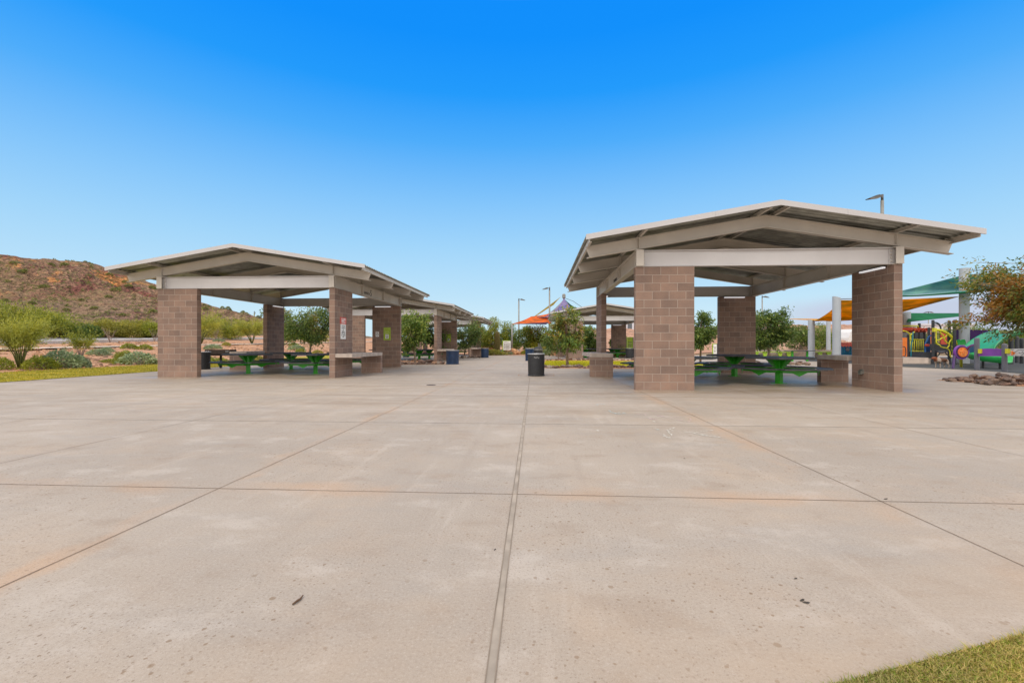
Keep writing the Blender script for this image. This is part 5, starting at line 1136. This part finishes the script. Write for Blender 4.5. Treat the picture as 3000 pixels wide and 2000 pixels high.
MB().tube(smooth_pts(pl([(1205, 420), (1240, 412), (1285, 425)], 25.2), 1), .03, 7).build('grab_loop', DPOST, T0, smooth=True)
for x0, x1, y0, y1, m in ((985, 1120, 570, 860, REDP), (745, 790, 590, 840, ORA), (385, 470, 560, 720, DPOST), (480, 590, 570, 720, DPOST)):
    pb_ = pl([(x0, y0), (x1, y1)], 29.5); o = MB().obox((pb_[0] + pb_[1]) / 2, abs(pb_[1].x - pb_[0].x), .06, abs(pb_[0].z - pb_[1].z)).build('back_panel', m, T0)
for pts in ([(850, 985), (905, 1020), (1000, 1045), (1090, 1030), (1135, 985)], [(965, 1040), (960, 1080), (890, 1140)], [(1095, 1045), (1140, 1100), (1215, 1120)]): MB().tube(smooth_pts(pl(pts, 25.6), 1), .03, 7).build('swing_rope', DPOST, T0, smooth=True)
pb_ = pl([(855, 985), (1125, 1040)], 31); MB().obox((pb_[0] + pb_[1]) / 2, abs(pb_[1].x - pb_[0].x), .5, .16).build('balance_seat', GPOST, T0)
for x, w, tp, Z in ((2962, 11, 990, 25.5), (2979, 9, 985, 27), (2993, 9, 990, 26), (3010, 10, 985, 25.5)): post(x, w, tp, Z, DPOST, T0)
pw = [P(2800, 964, 31), P(2915, 968, 29), P(2915, 1012, 29), P(2800, 1010, 31)]; V = [tuple(v_ + Vector((0, k, 0))) for k in (0, .06) for v_ in pw]
MB().add(V, [(0, 1, 2, 3), (7, 6, 5, 4), (0, 4, 5, 1), (1, 5, 6, 2), (2, 6, 7, 3), (3, 7, 4, 0)]).build('wall_panel', DPUR, T0)
pw = [(1375, 750), (1420, 735), (1440, 760), (1480, 740), (1540, 735), (1570, 790), (1570, 860), (1400, 870)]; q = pl(pw, 24.4); n = len(q); V = [tuple(v_ + Vector((0, k, 0))) for k in (0, .05) for v_ in q]
MB().add(V, [tuple(range(n)), tuple(range(2 * n - 1, n - 1, -1))] + [(k, n + k, n + (k + 1) % n, (k + 1) % n) for k in range(n)]).build('leaf_panel', GRN, T0)
# concrete step in front of the deck
pb_ = pl([(-120, 1170), (728, 1300)], 25.6); t = MB().box(min(pb_[0].x, pb_[1].x), max(pb_[0].x, pb_[1].x), 26.85, 29.2, 0, .33).build('play_step', CONC); tag(t, 'pale concrete step slab in front of the playground deck', 'concrete step')
# teal gate panel with a red band, left of the block wall
t = thing('play_gate', 'teal barred playground panel with ragged red band beside the tall grey column', 'play panel', (0, 0, 0)); Zg = 31
a, b_, c_, d_ = P(2462, 1004, Zg), P(2512, 1004, Zg), P(2512, 1040, Zg), P(2462, 1040, Zg); mc = (a + c_) / 2
MB().obox(mc, (b_ - a).length, .04, abs(a.z - c_.z), Matrix.Rotation(A, 3, 'Z')).build('panel', TEAL, t)
for i in range(9): q = a.lerp(b_, (i + .5) / 9) + Vector((0, -.05, 0)); MB().tube([(q.x, q.y, c_.z), (q.x, q.y, a.z - .25)], .02, 6).build('bar', BLU, t)
zz_ = MB(); V = []
for i in range(19): q = a.lerp(b_, i / 18) + Vector((0, -.09, 0)); dz = .05 * math.sin(i * 2.1); V += [(q.x, q.y, q.z + .02 + dz * .4), (q.x, q.y, q.z - .25 + dz)]
zz_.v = V + [(x, y + .03, z) for x, y, z in V]; zz_.f = [(2 * i, 2 * i + 1, 2 * i + 3, 2 * i + 2) for i in range(18)] + [(38 + 2 * i, 38 + 2 * i + 2, 38 + 2 * i + 3, 38 + 2 * i + 1) for i in range(18)] + [(2 * i, 2 * i + 2, 40 + 2 * i, 38 + 2 * i) for i in range(18)] + [(2 * i + 1, 39 + 2 * i, 41 + 2 * i, 2 * i + 3) for i in range(18)]
zz_.build('red_band', paint('coral_play', (.62, .13, .10), .45, 0, .2, 9), t)
q = P(2481, 1023, Zg) + Vector((0, -.09, 0)); st = MB(); n = 16; V = [(q.x + (.16 if i % 2 else .11) * math.cos(2 * math.pi * i / n), y, q.z + (.16 if i % 2 else .11) * math.sin(2 * math.pi * i / n)) for y in (q.y, q.y + .03) for i in range(n)]
st.add(V, [tuple(range(n)), tuple(range(2 * n - 1, n - 1, -1))] + [(k, n + k, n + (k + 1) % n, (k + 1) % n) for k in range(n)]).build('gear_disc', GPOST, t)
# flower panel
t = thing('flower_panel', 'round purple play panel with an orange flower in the middle on thin legs', 'play panel', (0, 0, 0)); Zf = 20.9; c3 = P(2816, 1031.4, Zf)
RX90 = Matrix.Rotation(A, 3, 'Z')
def disc(c, r, th, m, name, parent, prof=None, n=40):
    V = []; prof = prof or (lambda a: 1.0)
    for y in (-th / 2, th / 2):
        for k in range(n): a = 2 * math.pi * k / n; v_ = RX90 @ Vector((r * prof(a) * math.cos(a), y, r * prof(a) * math.sin(a))); V.append(tuple(c + v_))
    return MB().add(V, [tuple(range(n)), tuple(range(2 * n - 1, n - 1, -1))] + [(k, n + k, n + (k + 1) % n, (k + 1) % n) for k in range(n)]).build(name, m, parent)
disc(c3, .335, .10, PUR, 'ring', t); disc(c3 + Vector((0, -.052, 0)), .295, .02, DPUR, 'ring_face', t); disc(c3 + Vector((0, -.07, 0)), .225, .05, ORA, 'plate', t)
disc(c3 + Vector((0, -.10, 0)), .17, .03, paint('orange_flower', (.85, .30, .06), .4, 0, .05), 'flower', t, lambda a: .82 + .18 * math.cos(5 * (a - .3)), 60)
disc(c3 + Vector((0, -.12, 0)), .09, .02, ORA, 'flower_centre', t, lambda a: .85 + .15 * math.cos(5 * (a - .3)), 50)
MB().tube([U(2792, 20.5), P(2796, 1042, 20.8)], .05, 8).build('leg', DPUR, t); MB().tube([U(2816, 22.0), P(2816, 1045, 21.4)], .055, 8).build('leg', YEL, t)
MB().tube(smooth_pts([P(2834, 1024, 20.9), P(2843, 1012, 20.4), P(2858, 1009, 19.6)], 2), .045, 8).build('arm', PUR, t, smooth=True)
disc(P(2846, 1026, 21.6), .27, .06, NAV, 'side_disc', t, lambda a: 1 + .12 * math.cos(2 * a))
# bench-like barrier of slate posts and coloured boards
t = thing('play_barrier', 'two slate posts holding a purple board and a white board with doodles', 'play barrier', (0, 0, 0))
post(2862, 12, 989, 19.4, GPOST, t); post(2943, 12.5, 1006.5, 18.2, GPOST, t); post(3046, 12.5, 1006, 17.2, GPOST, t)
def slab(a, b_, zt0, zb0, zt1, zb1, m, name, bow=.03, th=.05):
    n = 14; V = []
    for k in (0, 1):
        for i in range(n + 1):
            s_ = i / n; q = a.lerp(b_, s_); d = (b_ - a).normalized(); nn = Vector((-d.y, d.x, 0)) * th * (k - .5); w = bow * 4 * s_ * (1 - s_)
            V += [(q.x + nn.x, q.y + nn.y, zt0 * (1 - s_) + zt1 * s_ + w), (q.x + nn.x, q.y + nn.y, zb0 * (1 - s_) + zb1 * s_)]
    m_ = 2 * (n + 1); F = [(2 * i, 2 * i + 1, 2 * i + 3, 2 * i + 2) for i in range(n)] + [(m_ + 2 * i, m_ + 2 * i + 2, m_ + 2 * i + 3, m_ + 2 * i + 1) for i in range(n)] + [(2 * i, 2 * i + 2, m_ + 2 * i + 2, m_ + 2 * i) for i in range(n)] + [(2 * i + 1, m_ + 2 * i + 1, m_ + 2 * i + 3, 2 * i + 3) for i in range(n)] + [(0, m_, m_ + 1, 1), (2 * n, 2 * n + 1, m_ + 2 * n + 1, m_ + 2 * n)]
    return MB().add(V, F).build(name, m, t)
zz3 = lambda py, Z: HC - (py - HY) / FPX * Z
slab(U(2868, 19.3), U(2937, 18.3), zz3(1022, 19.3), zz3(1043, 19.3), zz3(1023, 18.3), zz3(1043.5, 18.3), PUR, 'board')
wb = slab(U(2950, 18.1), U(3041, 17.3), zz3(1023, 18.1), zz3(1042, 18.1), zz3(1023, 17.3), zz3(1043, 17.3), WHT, 'board')
for px, Z in ((2868, 19.25), (2947.5, 18.1)): MB().obox(P(px, 1028.5, Z) + Vector((0, -.06, 0)), .09, .12, .19, RX90).build('clamp', YEL, t)
for pts in ([(2965, 1033), (2974, 1030), (2980, 1025), (2988, 1024), (2996, 1026), (3004, 1027)], [(2982, 1032), (2986, 1036), (2990, 1033)], [(2952, 1023), (2958, 1025), (2967, 1025)], [(2992, 1030), (2997, 1036), (3003, 1040)], [(2994, 1037), (2990, 1040)]):
    MB().tube(smooth_pts([P(x, y, 18.02 - (x - 2950) / 91 * .8) + Vector((0, -.035, 0)) for x, y in pts], 1), .009, 5).build('doodle_line', LETTER, t)
disc(P(2965, 1034, 17.9) + Vector((0, -.03, 0)), .075, .008, ORA, 'doodle_spot', t, lambda a: 1 + .25 * math.cos(3 * a))
# slide
t = thing('slide', 'green plastic playground slide with a navy side and scalloped run out', 'slide', (0, 0, 0))
def chute(pts, w, lip, m, name, parent=t):
    mb = MB(); prof = [(-w / 2 - .05, lip + .02), (-w / 2, lip), (-w / 2 + .08, .03), (0, -.02), (w / 2 - .08, .03), (w / 2, lip), (w / 2 + .05, lip + .02), (w / 2 + .05, lip - .04), (w / 2 - .02, -.05), (0, -.10), (-w / 2 + .02, -.05), (-w / 2 - .05, lip - .04)]; n = len(prof)
    for i, p in enumerate(pts):
        d = (pts[min(i + 1, len(pts) - 1)] - pts[max(i - 1, 0)]); d.z = 0; d.normalize(); s_ = Vector((-d.y, d.x, 0))
        for a, b__ in prof: q = p + s_ * a; mb.v.append((q.x, q.y, q.z + b__))
    mb.f = [(i * n + k, i * n + (k + 1) % n, (i + 1) * n + (k + 1) % n, (i + 1) * n + k) for i in range(len(pts) - 1) for k in range(n)] + [tuple(range(n - 1, -1, -1)), tuple(range((len(pts) - 1) * n, len(pts) * n))]
    return mb.build(name, m, parent, smooth=True)
chute(smooth_pts([P(2960, 978, 25), P(2925, 985, 24.2), P(2893, 1004, 22.8), P(2868, 1026, 21.6), P(2866, 1044, 21.1)], 2), .95, .22, GRN, 'upper_chute')
chute(smooth_pts([P(2858, 1036, 21.8), P(2875, 1048, 20.9), P(2905, 1056, 20.4), P(2958, 1059, 19.9)], 2), .85, .22, paint('light_green_play', (.03, .42, .10), .35, 0, .1), 'run_out')
pw = [P(2946, 984, 24.6), P(2946, 1024, 24.6), P(2912, 1024, 23.6), P(2928, 1002, 24.2)]; V = [tuple(v_ + Vector((0, k, 0))) for k in (.5, .56) for v_ in pw]
MB().add(V, [(0, 1, 2, 3), (7, 6, 5, 4), (0, 4, 5, 1), (1, 5, 6, 2), (2, 6, 7, 3), (3, 7, 4, 0)]).build('side_panel', NAV, t)
disc(P(2852, 1035, 21.9), .30, .10, GRN, 'end_drum', t)
MB().tube([U(2880, 21), P(2880, 1054, 21)], .05, 8).build('leg', DPOST, t); MB().tube([U(2930, 20.4), P(2930, 1061, 20.4)], .05, 8).build('leg', DPOST, t)
# dog --------------------------------------------------------------------------
def dog_mat():
    m, t, b = newmat('dog_coat'); n = NB(t); o = n.obj(); s_ = n.N.new('ShaderNodeSeparateXYZ'); n.K.new(o, s_.inputs[0]); x, z = s_.outputs['X'], s_.outputs['Z']
    w = n.math('MULTIPLY', n.math('SUBTRACT', n.noise(o, 9, 3), .5), .12); xx = n.math('ADD', x, w); zz_ = n.math('ADD', z, w)
    saddle = n.math('MULTIPLY', n.math('MULTIPLY', n.mr(xx, -.13, -.10), n.mr(xx, .23, .20)), n.mr(zz_, .27, .31))
    head = n.mr(xx, -.25, -.29); rump = n.math('MULTIPLY', n.mr(xx, .27, .30), n.mr(zz_, .20, .26))
    col = n.mix(saddle, (.42, .34, .28), (.13, .055, .028)); col = n.mix(head, col, (.25, .075, .03)); col = n.mix(n.math('MULTIPLY', rump, .8), col, (.15, .065, .035))
    col = n.mix(n.math('MULTIPLY', n.mr(n.noise(o, 40, 3), .55, .7), .4), col, (.12, .07, .05))
    n.put(b.inputs['Base Color'], col); b.inputs['Roughness'].default_value = .85; return m
V = [(.20, 0, .37), (.05, 0, .365), (-.10, 0, .365), (-.20, 0, .39), (-.28, 0, .43), (-.345, 0, .475), (-.42, 0, .455), (-.485, 0, .435),   # 0-7 spine, neck, head, muzzle
     (.27, 0, .385), (.33, 0, .36), (.37, 0, .31), (.385, 0, .25),                                                                           # 8-11 rump, tail
     (-.19, .07, .28), (-.175, .075, .17), (-.185, .075, .03), (-.215, .075, .018), (-.15, -.07, .28), (-.125, -.075, .17), (-.115, -.075, .03), (-.145, -.075, .018),
     (.235, .075, .28), (.205, .08, .19), (.275, .08, .115), (.255, .08, .03), (.225, .08, .018), (.25, -.075, .28), (.225, -.08, .19), (.305, -.08, .115), (.295, -.08, .03), (.265, -.08, .018),
     (-.33, .06, .50), (-.315, .075, .445), (-.33, -.06, .50), (-.315, -.075, .445)]
Ed = [(0, 1), (1, 2), (2, 3), (3, 4), (4, 5), (5, 6), (6, 7), (0, 8), (8, 9), (9, 10), (10, 11), (3, 12), (12, 13), (13, 14), (14, 15), (3, 16), (16, 17), (17, 18), (18, 19), (8, 20), (20, 21), (21, 22), (22, 23), (23, 24), (8, 25), (25, 26), (26, 27), (27, 28), (28, 29), (5, 30), (30, 31), (5, 32), (32, 33)]
RD = [.085, .098, .112, .108, .072, .066, .042, .026, .088, .028, .018, .010, .055, .030, .021, .020, .055, .030, .021, .020, .070, .044, .026, .021, .019, .070, .044, .026, .021, .019, .022, .014, .022, .014]
me = bpy.data.meshes.new('dog_coat'); me.from_pydata(V, Ed, []); dg_ = bpy.data.objects.new('dog_body', me); C.objects.link(dg_)
sk_ = dg_.modifiers.new('skin', 'SKIN'); sk_.use_smooth_shade = True
lay = me.skin_vertices[0].data
for i, r in enumerate(RD): lay[i].radius = (r, r); lay[i].use_root = (i == 2)
ss = dg_.modifiers.new('sub', 'SUBSURF'); ss.levels = 2; ss.render_levels = 2
dgp = bpy.context.evaluated_depsgraph_get(); me2 = bpy.data.meshes.new_from_object(dg_.evaluated_get(dgp)); bpy.data.objects.remove(dg_)
me2.materials.clear(); me2.materials.append(dog_mat()); dog = bpy.data.objects.new('dog', me2); C.objects.link(dog)
p = G(2757, 1077.8); dog.location = (p.x, p.y, .01); dog.rotation_euler = (0, 0, A + .05); dog.scale = (1.02, 1.02, 1.02); tag(dog, 'brown and white spotted dog standing at the playground edge, head lowered', 'dog')
MB().lathe([(.012, -.012), (.016, 0), (.010, .012)], (-.505, 0, .435), 10).build('nose', LETTER, dog)
for s_ in (-1, 1): MB().lathe([(.003, -.008), (.009, 0), (.003, .008)], (-.395, s_ * .034, .485), 8).build('eye', LETTER, dog)
c_ = MB(); n = 20; c_.tube([(-.262 - .02 * math.cos(2 * math.pi * k / n), .074 * math.cos(2 * math.pi * k / n), .42 + .074 * math.sin(2 * math.pi * k / n)) for k in range(n + 1)], .011, 6, False); c_.build('collar', REDP, dog)
# ================================================================== SMALL THINGS ON THE PAVING
CH = {k: paint('chalk_' + k, c, .95, 0, .1, 30) for k, c in dict(white=(.60, .58, .52), aqua=(.44, .53, .53), pink=(.55, .42, .42)).items()}
def chalk(pts, w, colr, n=None, rag=.5):
    mb = MB(); q = [G(1700 + x / 4.704, 1140 + y / 4.704) for x, y in pts]; F = []
    for a, b_ in zip(q[:-1], q[1:]):
        L = (b_ - a).length; m = max(2, int(L / .05)); d = (b_ - a).normalized(); s_ = Vector((-d.y, d.x, 0))
        for i in range(m):
            if random.random() < rag * .5: continue
            u0, u1 = i / m, (i + random.uniform(.5, 1.0)) / m; of = random.uniform(-.3, .3) * w; ww = w * random.uniform(.35, 1) / 2; c0_, c1_ = a.lerp(b_, u0), a.lerp(b_, u1)
            k = len(mb.v); mb.v += [tuple(c0_ + s_ * (of - ww) + Vector((0, 0, .0035))), tuple(c1_ + s_ * (of - ww) + Vector((0, 0, .0035))), tuple(c1_ + s_ * (of + ww) + Vector((0, 0, .0035))), tuple(c0_ + s_ * (of + ww) + Vector((0, 0, .0035)))]; mb.f.append((k, k + 1, k + 2, k + 3))
    return mb
ck = thing('chalk_drawing', 'faded white and pastel chalk drawing with an arrow on the paving before the right ramada', 'chalk drawing', (0, 0, 0))
def stroke(lst, w, colr, rag=.5):
    for pts in lst:
        m_ = chalk(pts, w, colr, rag=rag)
        if m_.v: tag(m_.build('chalk_stroke', CH[colr], ck), None, None, None, 'stuff')
stroke([[(1195, 560), (1560, 605), (1950, 668)], [(1200, 562), (1335, 518)], [(1200, 562), (1265, 640)], [(1560, 606), (1690, 582), (1825, 564)], [(1575, 615), (1720, 640), (1900, 664)]], .026, 'white', .25)
stroke([[(1140, 622), (1195, 650), (1250, 690)], [(1150, 640), (1210, 672)], [(1010, 530), (1050, 548)], [(225, 560), (245, 580)], [(365, 385), (435, 392)], [(370, 395), (420, 398)], [(1000, 440), (1035, 458)]], .03, 'white', .5)
stroke([[(410, 318), (520, 322), (640, 325)], [(440, 328), (560, 338), (640, 334)], [(470, 335), (620, 348)], [(215, 212), (280, 205), (345, 208)], [(220, 222), (300, 220)], [(365, 288), (400, 300), (420, 312)], [(1030, 545), (1080, 562)]], .05, 'aqua', .5)
stroke([[(920, 285), (960, 300)], [(940, 288), (1060, 312)], [(720, 345), (890, 345), (910, 360)], [(930, 385), (990, 415), (1060, 410)], [(1030, 350), (1150, 375), (1290, 415)], [(1060, 365), (1260, 402)], [(1290, 385), (1400, 388), (1510, 400), (1530, 435), (1505, 450), (1330, 420)], [(545, 205), (620, 188)], [(430, 235), (540, 262)], [(760, 295), (820, 298)]], .03, 'pink', .55)
st = MB(); q = [G(2275 / 2.616, 1775), G(872, 1764), G(880, 1757), G(888, 1748)]; q[0] = G(857, 1773)
st.tube([v_ + Vector((0, 0, .006 + .003 * (i % 2))) for i, v_ in enumerate(q)], [.0035, .005, .0045, .0025], 7); tag(st.build('twig', paint('twig_bark', (.10, .055, .03), .9, 0, .3, 30)), 'small brown twig lying on the near left paving', 'twig')
DRYLEAF = paint('dry_leaf', (.055, .045, .035), .8, 0, .3, 60)
for i, (px, py, s_, a, lab) in enumerate([(2350, 1759, .014, .4, 'dark curled dead leaf on the near right paving, left of a pair'), (2362, 1766, .015, -.3, 'dark curled dead leaf on the near right paving, right of a pair'), (2331, 1695, .009, .2, 'tiny dark leaf scrap behind the pair of dead leaves'), (1450, 1610, .009, 1.0, 'dead leaf fragment close to the centre joint'), (2005, 1343, .012, 2.0, 'tiny dark leaf bit in the middle of the right paving'), (2595, 1462, .016, .1, 'thin dark leaf beside the lateral joint at right'), (1263, 1127.5, .0, 0, '')]):
    if not s_: continue
    mb = MB(); p = G(px, py)
    mb.v = [(-1, 0, .02), (-.3, -.38, .18), (.5, -.3, .22), (1, 0, .35), (.5, .32, .30), (-.3, .36, .16), (0, 0, .06)]; mb.v = [(x * s_, y * s_, z * s_) for x, y, z in mb.v]; mb.f = [(k, (k + 1) % 6, 6) for k in range(6)]
    o = mb.build('dead_leaf', DRYLEAF, None, (p.x, p.y, .002), rot=(0, 0, a)); mo = o.modifiers.new('thickness', 'SOLIDIFY'); mo.thickness = .0012; tag(o, lab, 'leaf', 'dead leaves on the paving')
p = G(1263, 1127.5); cv = MB().lathe([(.13, 0), (.13, .004), (.11, .006), (.02, .006)], (p.x, p.y, 0), 24).build('drain_cover', RUST); tag(cv, 'small round dark drain cover set in the paving left of the centre', 'drain cover')
p = G(2690, 1112); o = None
